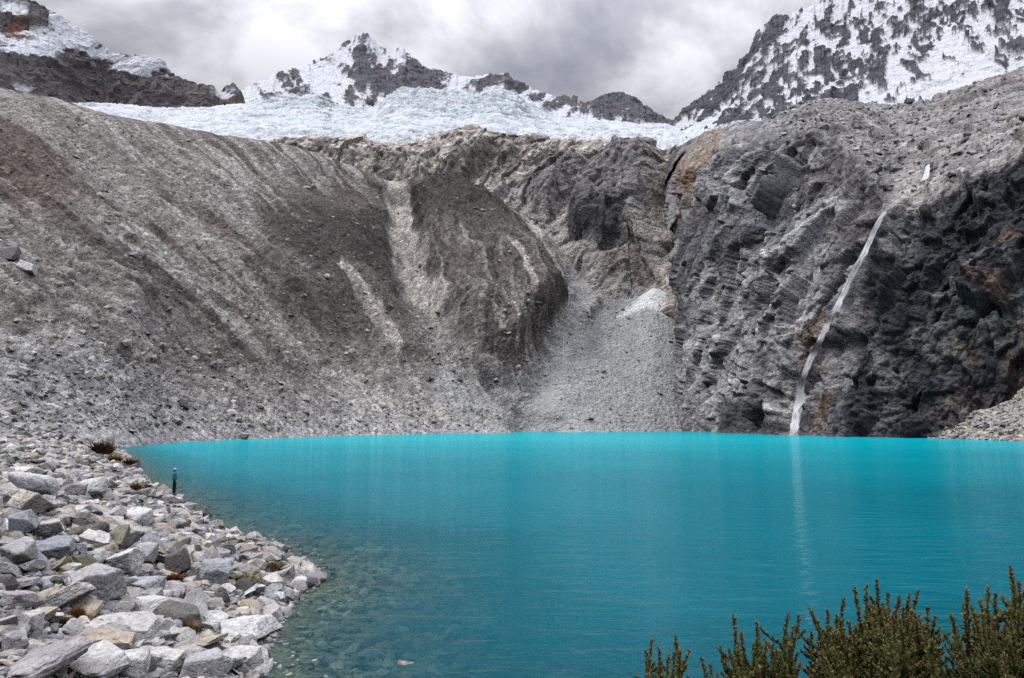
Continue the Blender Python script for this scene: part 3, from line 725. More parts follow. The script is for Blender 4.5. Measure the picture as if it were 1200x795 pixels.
mat_near = ground_mat('shore_gravel', cell=.22, cell_amt=0.55, fine=6, bump=1.0, bump_d=0.12)
me = fast_mesh('shore_ground', np.stack([gxw, gyw, gh], -1).reshape(-1, 3), grid_faces(*gh.shape), col=np.clip(gcol, 0, .8))
oG = link(me, 'ground', mat_near); tag(oG, 'stony ground sloping down to the lake under the boulders', 'ground', kind='structure')

A_base = base_pt(pxA, yS, 0 * pxA)[(pxA > 140) & (pxA < 800), :2]
C_base = base_pt(pxC, bY, 0 * pxC)[(pxC > 800) & (pxC < 1300), :2][::14]
# ---- right bank of pale stones
bank = [(-30, 0)]
pxb = np.linspace(1062, 1330, 240)
Yb = np.interp(pxb, [1062, 1075, 1200, 1330], [236, 229, 194, 172])
b0 = base_pt(pxb, Yb, np.full_like(pxb, -1.0)); bt = unproj(pxb, np.interp(pxb, [1062, 1085, 1110, 1140, 1165, 1190, 1200, 1330], [516, 511, 502, 488, 482, 472, 462, 420]), np.interp(pxb, [1062, 1085, 1200, 1330], [238, 234, 214, 205]))
tt = np.linspace(-.1, 1.15, 110)[:, None, None]
Bk = b0[None] + (bt - b0)[None] * tt
X, Y_, Z = Bk[..., 0], Bk[..., 1], Bk[..., 2]
Bk[..., 2] += (fbm(X / 3, Y_ / 3, Z / 3, 5, 331, .6) - .5) * 2.4 * sstep(0, .2, tt[..., 0])
cb = np.zeros(Bk.shape) + srgb(168, 164, 158); cb *= (.6 + .7 * fbm(X / 1.5, Y_ / 1.5, Z / 1.5, 4, 333))[..., None]
me = fast_mesh('right_bank', Bk.reshape(-1, 3), grid_faces(*Bk.shape[:2]), col=cb)
oBk = link(me, 'bank_terrain', ground_mat('bank_stones', cell=.9, cell_amt=.55, fine=2, bump=1, bump_d=.5)); tag(oBk, 'bank of pale stones at the foot of the dark wall, right end of the far shore', 'bank', kind='structure')

# ------------------------------------------------------------------ water
xs = np.concatenate([np.linspace(-230, -60, 90)[:-1], np.linspace(-60, 30, 560)[:-1], np.linspace(30, 260, 120)])
ys = np.concatenate([np.linspace(6, 75, 480)[:-1], np.linspace(75, 640, 260)])
WX, WY = np.meshgrid(xs, ys)
sdw = shore_sd(WX, WY)
# water depth over the modelled bed; the far shore and right bank shelve quickly
bedh = ground_h(WX, WY, False) * (.7 + .6 * fbm(WX / 9, WY / 9, WX * 0, 4, 351))
far_line = [tuple(q) for q in A_base[::14]] + [tuple(q) for q in C_base]
dfar = line_d(WX, WY, far_line)
depth = np.minimum(np.maximum(-bedh, 0), dfar * .9 + .5)
depth = np.where(WY > 300, 5, depth)
me = fast_mesh('lake_water', np.stack([WX, WY, WX * 0], -1).reshape(-1, 3), grid_faces(*WX.shape), attrs={'depth': depth})
m, t, b = new_mat('lake_water')
N, L = t.nodes.new, t.links.new
t.nodes.remove(b)
mo = t.nodes['Material Output']
at = N('ShaderNodeAttribute'); at.attribute_name = 'depth'
geo = N('ShaderNodeTexCoord')
sepw = N('ShaderNodeSeparateXYZ'); L(geo.outputs['Object'], sepw.inputs[0])
# water colour by distance: dark teal near, brighter turquoise far, varied by noise
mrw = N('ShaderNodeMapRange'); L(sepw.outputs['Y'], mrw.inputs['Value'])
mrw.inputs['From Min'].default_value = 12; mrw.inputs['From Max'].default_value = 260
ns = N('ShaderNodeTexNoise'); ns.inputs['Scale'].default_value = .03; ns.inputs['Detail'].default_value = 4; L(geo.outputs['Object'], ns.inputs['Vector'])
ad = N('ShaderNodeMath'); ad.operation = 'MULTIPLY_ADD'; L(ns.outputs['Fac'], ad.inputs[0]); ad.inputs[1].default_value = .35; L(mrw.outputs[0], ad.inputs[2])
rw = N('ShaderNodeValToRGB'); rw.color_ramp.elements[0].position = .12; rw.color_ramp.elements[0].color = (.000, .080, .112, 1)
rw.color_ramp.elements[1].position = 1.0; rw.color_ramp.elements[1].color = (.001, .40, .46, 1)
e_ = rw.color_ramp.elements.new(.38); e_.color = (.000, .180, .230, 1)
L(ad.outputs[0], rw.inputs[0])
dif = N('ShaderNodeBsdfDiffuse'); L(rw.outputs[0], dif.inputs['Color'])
tr = N('ShaderNodeBsdfTransparent'); tr.inputs['Color'].default_value = (.64, .75, .70, 1)
ex = N('ShaderNodeMath'); ex.operation = 'MULTIPLY'; L(at.outputs['Fac'], ex.inputs[0]); ex.inputs[1].default_value = -1.55
ep = N('ShaderNodeMath'); ep.operation = 'EXPONENT'; L(ex.outputs[0], ep.inputs[0])
e2 = N('ShaderNodeMapRange'); L(ep.outputs[0], e2.inputs['Value']); e2.inputs['From Min'].default_value = .10; e2.inputs['From Max'].default_value = 1.0
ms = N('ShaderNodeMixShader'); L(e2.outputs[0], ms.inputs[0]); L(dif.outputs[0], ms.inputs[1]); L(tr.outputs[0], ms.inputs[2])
gl = N('ShaderNodeBsdfGlossy'); gl.inputs['Roughness'].default_value = .06
gl.inputs['Color'].default_value = (.80, .94, 1, 1)
fr = N('ShaderNodeFresnel'); fr.inputs['IOR'].default_value = 1.33
# ripples: long crests across the view with finer chop
mp = N('ShaderNodeMapping'); mp.inputs['Scale'].default_value = (.55, 2.0, 1); mp.inputs['Rotation'].default_value = (0, 0, R(8)); L(geo.outputs['Object'], mp.inputs[0])
na = N('ShaderNodeTexNoise'); na.inputs['Scale'].default_value = .55; na.inputs['Detail'].default_value = 5; na.inputs['Roughness'].default_value = .55; L(mp.outputs[0], na.inputs['Vector'])
bp = N('ShaderNodeBump'); bp.inputs['Strength'].default_value = .75; bp.inputs['Distance'].default_value = .22
L(na.outputs['Fac'], bp.inputs['Height'])
L(bp.outputs[0], gl.inputs['Normal']); L(bp.outputs[0], fr.inputs['Normal'])
fk = N('ShaderNodeMath'); fk.operation = 'MULTIPLY'; L(fr.outputs[0], fk.inputs[0]); fk.inputs[1].default_value = .58
mf_ = N('ShaderNodeMath'); mf_.operation = 'MINIMUM'; L(fk.outputs[0], mf_.inputs[0]); mf_.inputs[1].default_value = .30
ms2 = N('ShaderNodeMixShader'); L(mf_.outputs[0], ms2.inputs[0]); L(ms.outputs[0], ms2.inputs[1]); L(gl.outputs[0], ms2.inputs[2])
L(ms2.outputs[0], mo.inputs['Surface'])
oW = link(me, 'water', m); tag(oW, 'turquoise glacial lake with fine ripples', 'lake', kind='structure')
# ------------------------------------------------------------------ boulders
def ico(sub):
    bm = bmesh.new(); bmesh.ops.create_icosphere(bm, subdivisions=sub, radius=1.0)
    bm.verts.ensure_lookup_table()
    v = np.array([x.co[:] for x in bm.verts]); f = np.array([[q.index for q in p_.verts] for p_ in bm.faces]); bm.free()
    v /= np.linalg.norm(v, axis=1, keepdims=True)
    return v, f
ICO = {k: ico(k) for k in (1, 2, 3, 5)}

def rock_shape(sub, seed, kind='block'):
    """faceted stone: a convex body cut by random planes, edges worn, surface roughened"""
    r = np.random.default_rng(seed)
    v, f = ICO[sub]
    n = [np.array(q, float) for q in ((1, 0, 0), (-1, 0, 0), (0, 1, 0), (0, -1, 0), (0, 0, 1), (0, 0, -1))]
    d = [1 + r.uniform(-.22, .12) for _ in n]
    if kind == 'wedge':
        n[4] = np.array([r.uniform(-.7, .7), r.uniform(-.5, .3), 1.0])
    n = [q + r.normal(0, .2, 3) for q in n]
    for _ in range({'block': 4, 'wedge': 4, 'slab': 5, 'rounded': 9}[kind]):
        n.append(r.normal(0, 1, 3)); d.append(r.uniform(.82, 1.15) if kind != 'rounded' else r.uniform(.85, 1.02))
    n = np.array([q / np.linalg.norm(q) for q in n]); d = np.array(d)
    dots = np.maximum(v @ n.T, 1e-3)
    rr = d[None] / dots
    pw = 60.0 if kind != 'rounded' else 18.0
    rad_ = (np.sum(np.minimum(rr, 50) ** -pw, 1)) ** (-1 / pw)
    q = v * rad_[:, None]
    if sub >= 3:
        o = seed * 7.1
        q = q * (1 + (fbm(q[:, 0] * 1.6 + o, q[:, 1] * 1.6, q[:, 2] * 1.6, 4, 401) - .5)[:, None] * .11)
        ch = fbm(q[:, 0] * 3.5 + o, q[:, 1] * 3.5, q[:, 2] * 3.5, 4, 402, .6, True)
        q = q * (1 - (sstep(.62, .8, ch) * .05)[:, None])
        q = q * (1 + (fbm(q[:, 0] * 9 + o, q[:, 1] * 9, q[:, 2] * 9, 3, 403) - .5)[:, None] * .045)
    elif sub == 2:
        q = q * (1 + r.normal(0, .025, len(q)))[:, None]
    else:
        q = q * (1 + r.normal(0, .06, len(q)))[:, None]
    sc = {'block': (1, .85, .72), 'wedge': (1, .8, .7), 'slab': (1, .8, .34), 'rounded': (1, .85, .75)}[kind]
    q = q * np.array(sc)
    q /= np.abs(q).max(0)[None] ; q *= np.array(sc)
    return q, f

def rock_mat(name, vertex):
    m, t, b = new_mat(name)
    N, L = t.nodes.new, t.links.new
    if vertex:
        at = N('ShaderNodeAttribute'); at.attribute_name = 'Col'; base = at.outputs['Color']; vec = N('ShaderNodeTexCoord').outputs['Object']; rnd = None; k = 1.0
    else:
        oi = N('ShaderNodeObjectInfo'); base = oi.outputs['Color']; k = 1.0
        tcn = N('ShaderNodeTexCoord'); geo = N('ShaderNodeNewGeometry')
        vec = geo.outputs['Position']
    def noise(scale, det, rough):
        n = N('ShaderNodeTexNoise'); n.inputs['Scale'].default_value = scale; n.inputs['Detail'].default_value = det; n.inputs['Roughness'].default_value = rough
        L(vec, n.inputs['Vector']); return n.outputs['Fac']
    def ramp(x, p0, p1, c0, c1):
        r = N('ShaderNodeValToRGB'); r.color_ramp.elements[0].position = p0; r.color_ramp.elements[1].position = p1
        r.color_ramp.elements[0].color = c0; r.color_ramp.elements[1].color = c1; L(x, r.inputs[0]); return r.outputs[0]
    def mul(a, c):
        x = N('ShaderNodeMix'); x.data_type = 'RGBA'; x.blend_type = 'MULTIPLY'; x.inputs[0].default_value = 1; L(a, x.inputs[6]); L(c, x.inputs[7]); return x.outputs[2]
    c = mul(base, ramp(noise(1.6, 5, .6), .3, .7, (.72, .72, .74, 1), (1.16, 1.15, 1.12, 1)))
    c = mul(c, ramp(noise(9, 6, .7), .36, .62, (.70, .69, .67, 1), (1.12, 1.12, 1.12, 1)))
    # dark lichen in blotches, a trace of rust in the grain
    c = mul(c, ramp(noise(4.2, 8, .72), .34, .44, (.30, .29, .28, 1), (1, 1, 1, 1)))
    c = mul(c, ramp(noise(.9, 4, .6), .30, .42, (1.0, .90, .76, 1), (1, 1, 1, 1)))
    L(c, b.inputs['Base Color'])
    b.inputs['Roughness'].default_value = .9
    v = N('ShaderNodeTexVoronoi'); v.feature = 'DISTANCE_TO_EDGE'; v.inputs['Scale'].default_value = 2.1; L(vec, v.inputs['Vector'])
    ck = ramp(v.outputs['Distance'], 0.0, .035, (0, 0, 0, 1), (1, 1, 1, 1))
    ad = N('ShaderNodeMath'); ad.operation = 'MULTIPLY_ADD'; L(ck, ad.inputs[0]); ad.inputs[1].default_value = .25; L(noise(14, 8, .7), ad.inputs[2])
    bp = N('ShaderNodeBump'); bp.inputs['Strength'].default_value = .8; bp.inputs['Distance'].default_value = .06
    L(ad.outputs[0], bp.inputs['Height']); L(bp.outputs[0], b.inputs['Normal'])
    return m
mat_boulder = rock_mat('boulder_stone', False)
mat_rubble = rock_mat('rubble_stone', True)

KINDS_ = ['block', 'wedge', 'slab', 'rounded']
PROTO = {}
for kd in KINDS_:
    PROTO[kd] = []
    for i in range(5):
        q, f = rock_shape(5, 1000 + KINDS_.index(kd) * 50 + i, kd)
        PROTO[kd].append((fast_mesh('boulder_' + kd, q, faces3=f), q))
        PROTO[kd][-1][0].materials.append(mat_boulder)

def ray_ground(px, py, kmax=160):
    k = np.exp(np.linspace(math.log(3), math.log(kmax), 900))
    d = np.array([(px - CX) / F, _ct - (CY - py) / F * _st, _st + (CY - py) / F * _ct])
    P = CAM[None] + d[None] * k[:, None]
    g = np.maximum(ground_h(P[:, 0], P[:, 1]), -.05)
    i = np.argmax(P[:, 2] < g)
    return P[i]

TONES = {'pale': (198, 196, 194), 'white': (214, 213, 212), 'grey': (170, 169, 170), 'bluish grey': (160, 163, 168), 'dark grey': (124, 123, 124), 'black-speckled': (106, 104, 102), 'tan': (186, 176, 158), 'greenish grey': (136, 136, 120), 'lilac grey': (166, 161, 164)}
boulders = []      # (object, px, py, w_px, tone, shape)
def put_boulder(px, pyb, wpx, hpx, tone, kd, rs, P=None, label=None, tilt=.16, name='boulder', yaw=None):
    if P is None: P = ray_ground(px, min(pyb, 799))
    Y = P[1]; dep = (P - CAM)[1] * _ct + (P - CAM)[2] * _st
    W = wpx / F * dep; H = hpx / F * dep
    me, q = PROTO[kd][rs.integers(0, 5)]
    yw = rs.uniform(-.45, .45) + math.pi * rs.integers(0, 2) if yaw is None else yaw
    E = Euler((rs.normal(0, tilt), rs.normal(0, tilt), yw))
    Rm = np.array(E.to_matrix())
    qr = q @ Rm.T
    ex = np.ptp(qr[:, 0]); ez = np.ptp(qr[:, 2])
    # the stone's own height: what is left of the outline after its top is seen from above
    s = W / ex
    drop = (CAM[2] - P[2]) / max(dep, 1)
    hz = max(H - W * .8 * drop, H * .45) * 1.12
    sz = np.clip(hz / (ez * s), .3, 2.0) * s
    o = bpy.data.objects.new(name, me)
    o.location = (P[0], P[1] + W * .36, P[2] + ez * sz * .5 * .80)
    o.rotation_euler = E; o.scale = (s, s, sz)
    cc = srgb(*TONES[tone]) * rs.uniform(1.1, 1.35); o.color = (*np.clip(cc, 0, .75), 1)
    COL.objects.link(o)
    tag(o, label, 'boulder', 'boulders of the lake shore')
    boulders.append(dict(o=o, px=px, py=pyb - hpx / 2, w=wpx, h=hpx, tone=tone, kd=kd, r=W / 2, P=P, label=label))
    return o

HERO = [  # px, bottom py, width, height, tone, shape
 (18, 606, 42, 34, 'pale', 'block'), (16, 630, 30, 36, 'bluish grey', 'wedge'), (47, 632, 34, 26, 'grey', 'rounded'), (55, 657, 50, 34, 'bluish grey', 'block'), (86, 671, 28, 26, 'greenish grey', 'block'),
 (137, 672, 44, 34, 'white', 'wedge'), (163, 664, 28, 30, 'grey', 'wedge'), (131, 604, 20, 14, 'bluish grey', 'block'), (94, 634, 38, 22, 'black-speckled', 'rounded'), (14, 667, 36, 40, 'grey', 'rounded'),
 (17, 692, 42, 20, 'lilac grey', 'slab'), (15, 714, 40, 24, 'lilac grey', 'block'), (60, 718, 64, 36, 'pale', 'wedge'), (98, 708, 66, 52, 'grey', 'wedge'), (158, 696, 48, 26, 'bluish grey', 'slab'),
 (158, 718, 52, 22, 'white', 'slab'), (196, 738, 64, 40, 'black-speckled', 'rounded'), (140, 748, 74, 38, 'pale', 'slab'), (10, 742, 30, 32, 'dark grey', 'wedge'), (32, 752, 26, 38, 'pale', 'block'),
 (8, 770, 34, 36, 'grey', 'wedge'), (40, 775, 42, 26, 'grey', 'slab'), (92, 770, 92, 34, 'tan', 'slab'), (98, 800, 84, 40, 'pale', 'block'), (28, 806, 96, 48, 'lilac grey', 'rounded'),
 (146, 803, 40, 40, 'pale', 'rounded'), (188, 792, 46, 42, 'pale', 'block'), (277, 753, 68, 36, 'white', 'slab'), (222, 768, 66, 28, 'tan', 'slab'), (232, 800, 54, 42, 'grey', 'wedge'),
 (284, 782, 28, 10, 'pale', 'slab'), (280, 771, 26, 12, 'bluish grey', 'slab'), (244, 690, 44, 44, 'bluish grey', 'block'), (246, 712, 44, 24, 'dark grey', 'slab'), (203, 678, 34, 42, 'black-speckled', 'rounded'),
 (350, 692, 20, 20, 'white', 'block'), (368, 686, 11, 9, 'grey', 'rounded'), (286, 650, 22, 16, 'white', 'block'), (303, 644, 16, 13, 'dark grey', 'wedge'), (258, 657, 28, 22, 'dark grey', 'rounded'),
 (322, 700, 24, 16, 'bluish grey', 'block'), (343, 702, 18, 12, 'tan', 'slab'), (283, 700, 26, 10, 'white', 'slab'), (272, 722, 30, 12, 'pale', 'slab'), (310, 712, 28, 14, 'grey', 'slab'),
 (332, 668, 16, 13, 'pale', 'wedge'), (216, 636, 24, 16, 'pale', 'slab'), (186, 614, 24, 14, 'white', 'block'), (243, 620, 20, 9, 'pale', 'slab'), (226, 610, 18, 12, 'white', 'wedge'),
 (10, 560, 34, 14, 'pale', 'slab'), (60, 575, 24, 14, 'grey', 'slab'), (118, 664, 18, 14, 'pale', 'slab'), (112, 585, 18, 10, 'grey', 'slab'), (150, 600, 16, 9, 'pale', 'slab')]
rs = np.random.default_rng(77)
for h in HERO:
    put_boulder(*h, rs)
# the flat slab the person stands on
slabP = on_level(200.5, 586, .2); SLAB = (slabP[0], slabP[1] + .4)
person_slab = put_boulder(200.5, 587, 25, 7, 'lilac grey', 'slab', rs, P=slabP, tilt=.02, label='flat lilac grey slab reaching into the water under the standing person', yaw=.1)

# fill the rest with loose boulders, biggest near the eye
NB = 300
tries = 0
while len(boulders) < NB and tries < 60000:
    tries += 1
    yy = 500 + 300 * rs.random() ** .75
    xx = rs.uniform(-10, 375)
    P = None
    lim = np.interp(yy, [530, 560, 583, 610, 640, 680, 700, 740, 795], [140, 160, 190, 232, 305, 362, 345, 305, 278])
    if xx > lim + 4: continue
    if yy < 545 and rs.random() < .6: continue
    P = ray_ground(xx, yy)
    dep = P[1]
    if dep < 8: continue
    Wm = .34 * (1 - rs.random()) ** (-1 / 2.6) ; Wm = min(Wm, 1.5)
    wp = Wm / dep * F
    if wp < 8.5 or (abs(xx - 203) < 17 and 568 < yy < 606): continue
    if any(np.hypot(P[0] - b_['P'][0], P[1] - b_['P'][1]) < .62 * (Wm / 2 + b_['r']) for b_ in boulders): continue
    kd = rs.choice(KINDS_, p=[.34, .26, .28, .12])
    tn = rs.choice(['pale', 'white', 'grey', 'bluish grey', 'dark grey', 'black-speckled', 'tan', 'greenish grey', 'lilac grey'], p=[.28, .16, .20, .10, .05, .05, .05, .03, .08])
    hp = wp * {'slab': .42, 'block': .72, 'wedge': .68, 'rounded': .75}[kd] * rs.uniform(.85, 1.15)
    put_boulder(xx, yy, wp, hp, tn, kd, rs, P=P, tilt=.38)
print('boulders', len(boulders), 'tries', tries)

# ---- small rubble: nobody could count it
def merge_rocks(name, pos, size, cols, sub, seed, flat=1.0, nproto=14, mat=None, label=None, smooth=False):
    r = np.random.default_rng(seed)
    prot = [rock_shape(sub, seed * 31 + i, KINDS_[i % 4]) for i in range(nproto)]
    V, Fc, Cc = [], [], []
    off = 0
    idx = r.integers(0, nproto, len(pos))
    for k in range(nproto):
        sel = np.where(idx == k)[0]
        if not len(sel): continue
        q, f = prot[k]; n = len(sel)
        ang = r.uniform(0, 2 * np.pi, n); tx = r.normal(0, .35, n); ty = r.normal(0, .35, n)
        ca, sa = np.cos(ang), np.sin(ang)
        Rz = np.zeros((n, 3, 3)); Rz[:, 0, 0] = ca; Rz[:, 0, 1] = -sa; Rz[:, 1, 0] = sa; Rz[:, 1, 1] = ca; Rz[:, 2, 2] = 1
        Rx = np.zeros((n, 3, 3)); Rx[:, 0, 0] = 1; Rx[:, 1, 1] = np.cos(tx); Rx[:, 1, 2] = -np.sin(tx); Rx[:, 2, 1] = np.sin(tx); Rx[:, 2, 2] = np.cos(tx)
        Ry = np.zeros((n, 3, 3)); Ry[:, 1, 1] = 1; Ry[:, 0, 0] = np.cos(ty); Ry[:, 0, 2] = np.sin(ty); Ry[:, 2, 0] = -np.sin(ty); Ry[:, 2, 2] = np.cos(ty)
        M = Rz @ Rx @ Ry
        sc = size[sel][:, None] * np.stack([r.uniform(.8, 1.2, n), r.uniform(.8, 1.2, n), r.uniform(.7, 1.1, n)], 1)
        v = np.einsum('nij,nkj->nki', M, q[None] * sc[:, None, :]) + pos[sel][:, None, :]
        V.append(v.reshape(-1, 3)); Fc.append((f[None] + (np.arange(n) * len(q))[:, None, None] + off).reshape(-1, 3))
        Cc.append(np.repeat(cols[sel], len(q), 0)); off += n * len(q)
    me = fast_mesh(name, np.concatenate(V), faces3=np.concatenate(Fc), col=np.concatenate(Cc), smooth=smooth)
    o = link(me, name, mat); tag(o, label, 'stones', kind='stuff')
    return o
def tone_cols(n, r, dark=.12, base=(168, 166, 163)):
    t = r.choice(5, n, p=[.46 - dark, .24, .18, .12, dark])
    pal = np.array([srgb(*base), srgb(190, 188, 185), srgb(146, 148, 152), srgb(176, 168, 154), srgb(98, 96, 95)])
    return np.clip(pal[t] * r.uniform(.9, 1.4, (n, 1)), 0, .78)

def near_points(n, r, r0, r1, lo=-.3, hi=30, a0=-40, a1=-8):
    P = np.zeros((0, 3))
    while len(P) < n:
        rr = np.exp(r.uniform(math.log(r0), math.log(r1), n * 2)); az_ = R(1) * r.uniform(a0, a1, n * 2)
        x, y = rr * np.sin(az_), rr * np.cos(az_)
        d = shore_sd(x, y); ok = (d > lo) & (d < hi) & (np.hypot(x - SLAB[0], (y - SLAB[1]) * .6) > 1.25)
        z = ground_h(x, y)
        P = np.concatenate([P, np.stack([x, y, z], -1)[ok]])
    return P[:n]
r = np.random.default_rng(5)
P = near_points(9500, r, 9, 40, -.4)
S = np.minimum(.055 * (1 - r.random(len(P))) ** (-1 / 2.2), .30) * (1 + P[:, 1] / 55)
P[:, 2] += S * .15
merge_rocks('rubble', P, S, tone_cols(len(P), r), 2, 3, mat=mat_rubble, label='small broken stones filling the gaps between the near boulders')
P = near_points(15000, r, 26, 165, -.3, 60)
S = np.minimum(.12 * (1 - r.random(len(P))) ** (-1 / 2.0), .7) * (.55 + P[:, 1] / 130)
P[:, 2] += S * .2
merge_rocks('rubble', P, S, tone_cols(len(P), r), 1, 4, mat=mat_rubble, label='small stones covering the far part of the shore')
# stones lying under the shallow water
P = near_points(1500, r, 12, 90, -7, 0, -40, 5)
S = np.minimum(.13 * (1 - r.random(len(P))) ** (-1 / 2.2), .5) * (1 + P[:, 1] / 80)
S = np.minimum(S, np.maximum(-P[:, 2], 0) * .9 + .05)
merge_rocks('rubble', P, S, tone_cols(len(P), r, .1, (150, 146, 134)) * 1.0, 2, 5, mat=mat_rubble, label='stones lying on the lake bed in the shallow water by the shore')

# ---- scree blocks on the slopes
def pick(surf, n, wfun, r):
    nr, nc = surf.shape[:2]
    i = r.integers(2, nr - 2, n * 6); j = r.integers(2, nc - 2, n * 6)
    wgt = wfun(i, j); ok = r.random(n * 6) < wgt
    i, j = i[ok][:n], j[ok][:n]
    return surf[i, j], i, j
def wA(i, j):
    x, y = A_q[0][i, j], A_q[1][i, j]
    w_ = .05 + .9 * sstep(380, 470, y) * sstep(430, 100, x) + .35 * sstep(470, 500, y) + .16 * sstep(330, 420, y)
    return np.clip(w_, 0, 1) * (x > -60) * (x < 800) * (i < nt_ - 30) * (1 - .8 * (poly_sd(x, y, fan) > 6)) * (y < 504)
P, i, j = pick(A_surf, 9000, wA, r)
S = np.minimum(.30 * (1 - r.random(len(P))) ** (-1 / 2.5), 1.7) * (.55 + P[:, 1] / 500)
merge_rocks('scree', P, S, tone_cols(len(P), r, .05, (166, 162, 156)), 1, 6, mat=mat_rubble, label='loose scree blocks scattered over the grey brown slope')
Bp, i, j = pick(Bk, 1500, lambda i, j: np.ones(len(i)) * (Bk[i, j, 2] > -.2), r)
S = np.minimum(.35 * (1 - r.random(len(Bp))) ** (-1 / 2.2), 1.6)
merge_rocks('scree', Bp, S, tone_cols(len(Bp), r, .08, (176, 172, 166)), 1, 7, mat=mat_rubble, label='pale stones heaped on the small bank under the dark wall')
def wC(i, j):
    return (i > n1_ + 4) * (i < n1_ + n2_ - 8) * (cx_[i, j] > 900) * .8
Cp, i, j = pick(Cn, 2600, wC, r)
S = np.minimum(.5 * (1 - r.random(len(Cp))) ** (-1 / 2.2), 2.6)
merge_rocks('scree', Cp, S, tone_cols(len(Cp), r, .2, (140, 136, 132)), 1, 8, mat=mat_rubble, label='scree blocks on the slope above the dark cliff')

# single blocks that stand out on the slope
def surf_at(surf, q, px, py):
    k = np.argmin((q[0] - px) ** 2 + (q[1] - py) ** 2)
    return surf.reshape(-1, 3)[k]
q2 = proj(A_surf)
for (px, py, wp, hp, tn, kd, lb) in ((26, 322, 22, 13, 'white', 'wedge', 'large white block lying high on the left slope'), (9, 306, 20, 16, 'dark grey', 'block', 'dark grey block up the slope beside the large white block'),
      (213, 480, 12, 13, 'dark grey', 'rounded', 'dark upright boulder alone on the lower slope above the far left shore'), (99, 444, 12, 9, 'white', 'block', 'small white block on the lower left slope'),
      (283, 516, 14, 9, 'white', 'rounded', 'pale boulder at the waterline of the far left shore')):
    P = surf_at(A_surf, q2, px, py - 1)
    o = put_boulder(px, py, wp, hp, tn, kd, rs, P=P, label=lb)
    o['group'] = 'lone blocks on the slope'
# ------------------------------------------------------------------ waterfalls
qC = proj(Cn); qB = proj(Bn)
def cliff_Y(surf, q, px, py, rad_=4):
    m = (np.abs(q[0] - px) < rad_) & (np.abs(q[1] - py) < rad_)
    return surf[..., 1][m].min() if m.any() else None
def fall_mat(name, dens):
    m, t, b = new_mat(name)
    N, L = t.nodes.new, t.links.new
    b.inputs['Base Color'].default_value = (.92, .92, .93, 1); b.inputs['Roughness'].default_value = 1; b.inputs['Specular IOR Level'].default_value = 0
    # falling drops gather light from the open sky above, not only from the side they face
    nrm_ = N('ShaderNodeCombineXYZ'); nrm_.inputs[0].default_value = -.25; nrm_.inputs[1].default_value = -.82; nrm_.inputs[2].default_value = .50; L(nrm_.outputs[0], b.inputs['Normal'])
    au = N('ShaderNodeAttribute'); au.attribute_name = 'u'; av = N('ShaderNodeAttribute'); av.attribute_name = 'v'
    cb = N('ShaderNodeCombineXYZ'); L(au.outputs['Fac'], cb.inputs[0]); L(av.outputs['Fac'], cb.inputs[1])
    mp = N('ShaderNodeMapping'); mp.inputs['Scale'].default_value = (4.5, .16, 1); L(cb.outputs[0], mp.inputs[0])
    n = N('ShaderNodeTexNoise'); n.inputs['Scale'].default_value = 1; n.inputs['Detail'].default_value = 6; n.inputs['Roughness'].default_value = .65; L(mp.outputs[0], n.inputs['Vector'])
    ab = N('ShaderNodeMath'); ab.operation = 'ABSOLUTE'; L(au.outputs['Fac'], ab.inputs[0])
    e = N('ShaderNodeMapRange'); L(ab.outputs[0], e.inputs['Value']); e.inputs['From Min'].default_value = .0; e.inputs['From Max'].default_value = 1.0; e.inputs['To Min'].default_value = dens; e.inputs['To Max'].default_value = -.5
    ad = N('ShaderNodeMath'); ad.operation = 'ADD'; L(e.outputs[0], ad.inputs[0]); L(n.outputs['Fac'], ad.inputs[1])
    r = N('ShaderNodeValToRGB'); r.color_ramp.elements[0].position = .48; r.color_ramp.elements[1].position = 1.0; L(ad.outputs[0], r.inputs[0])
    L(r.outputs[0], b.inputs['Alpha'])
    return m
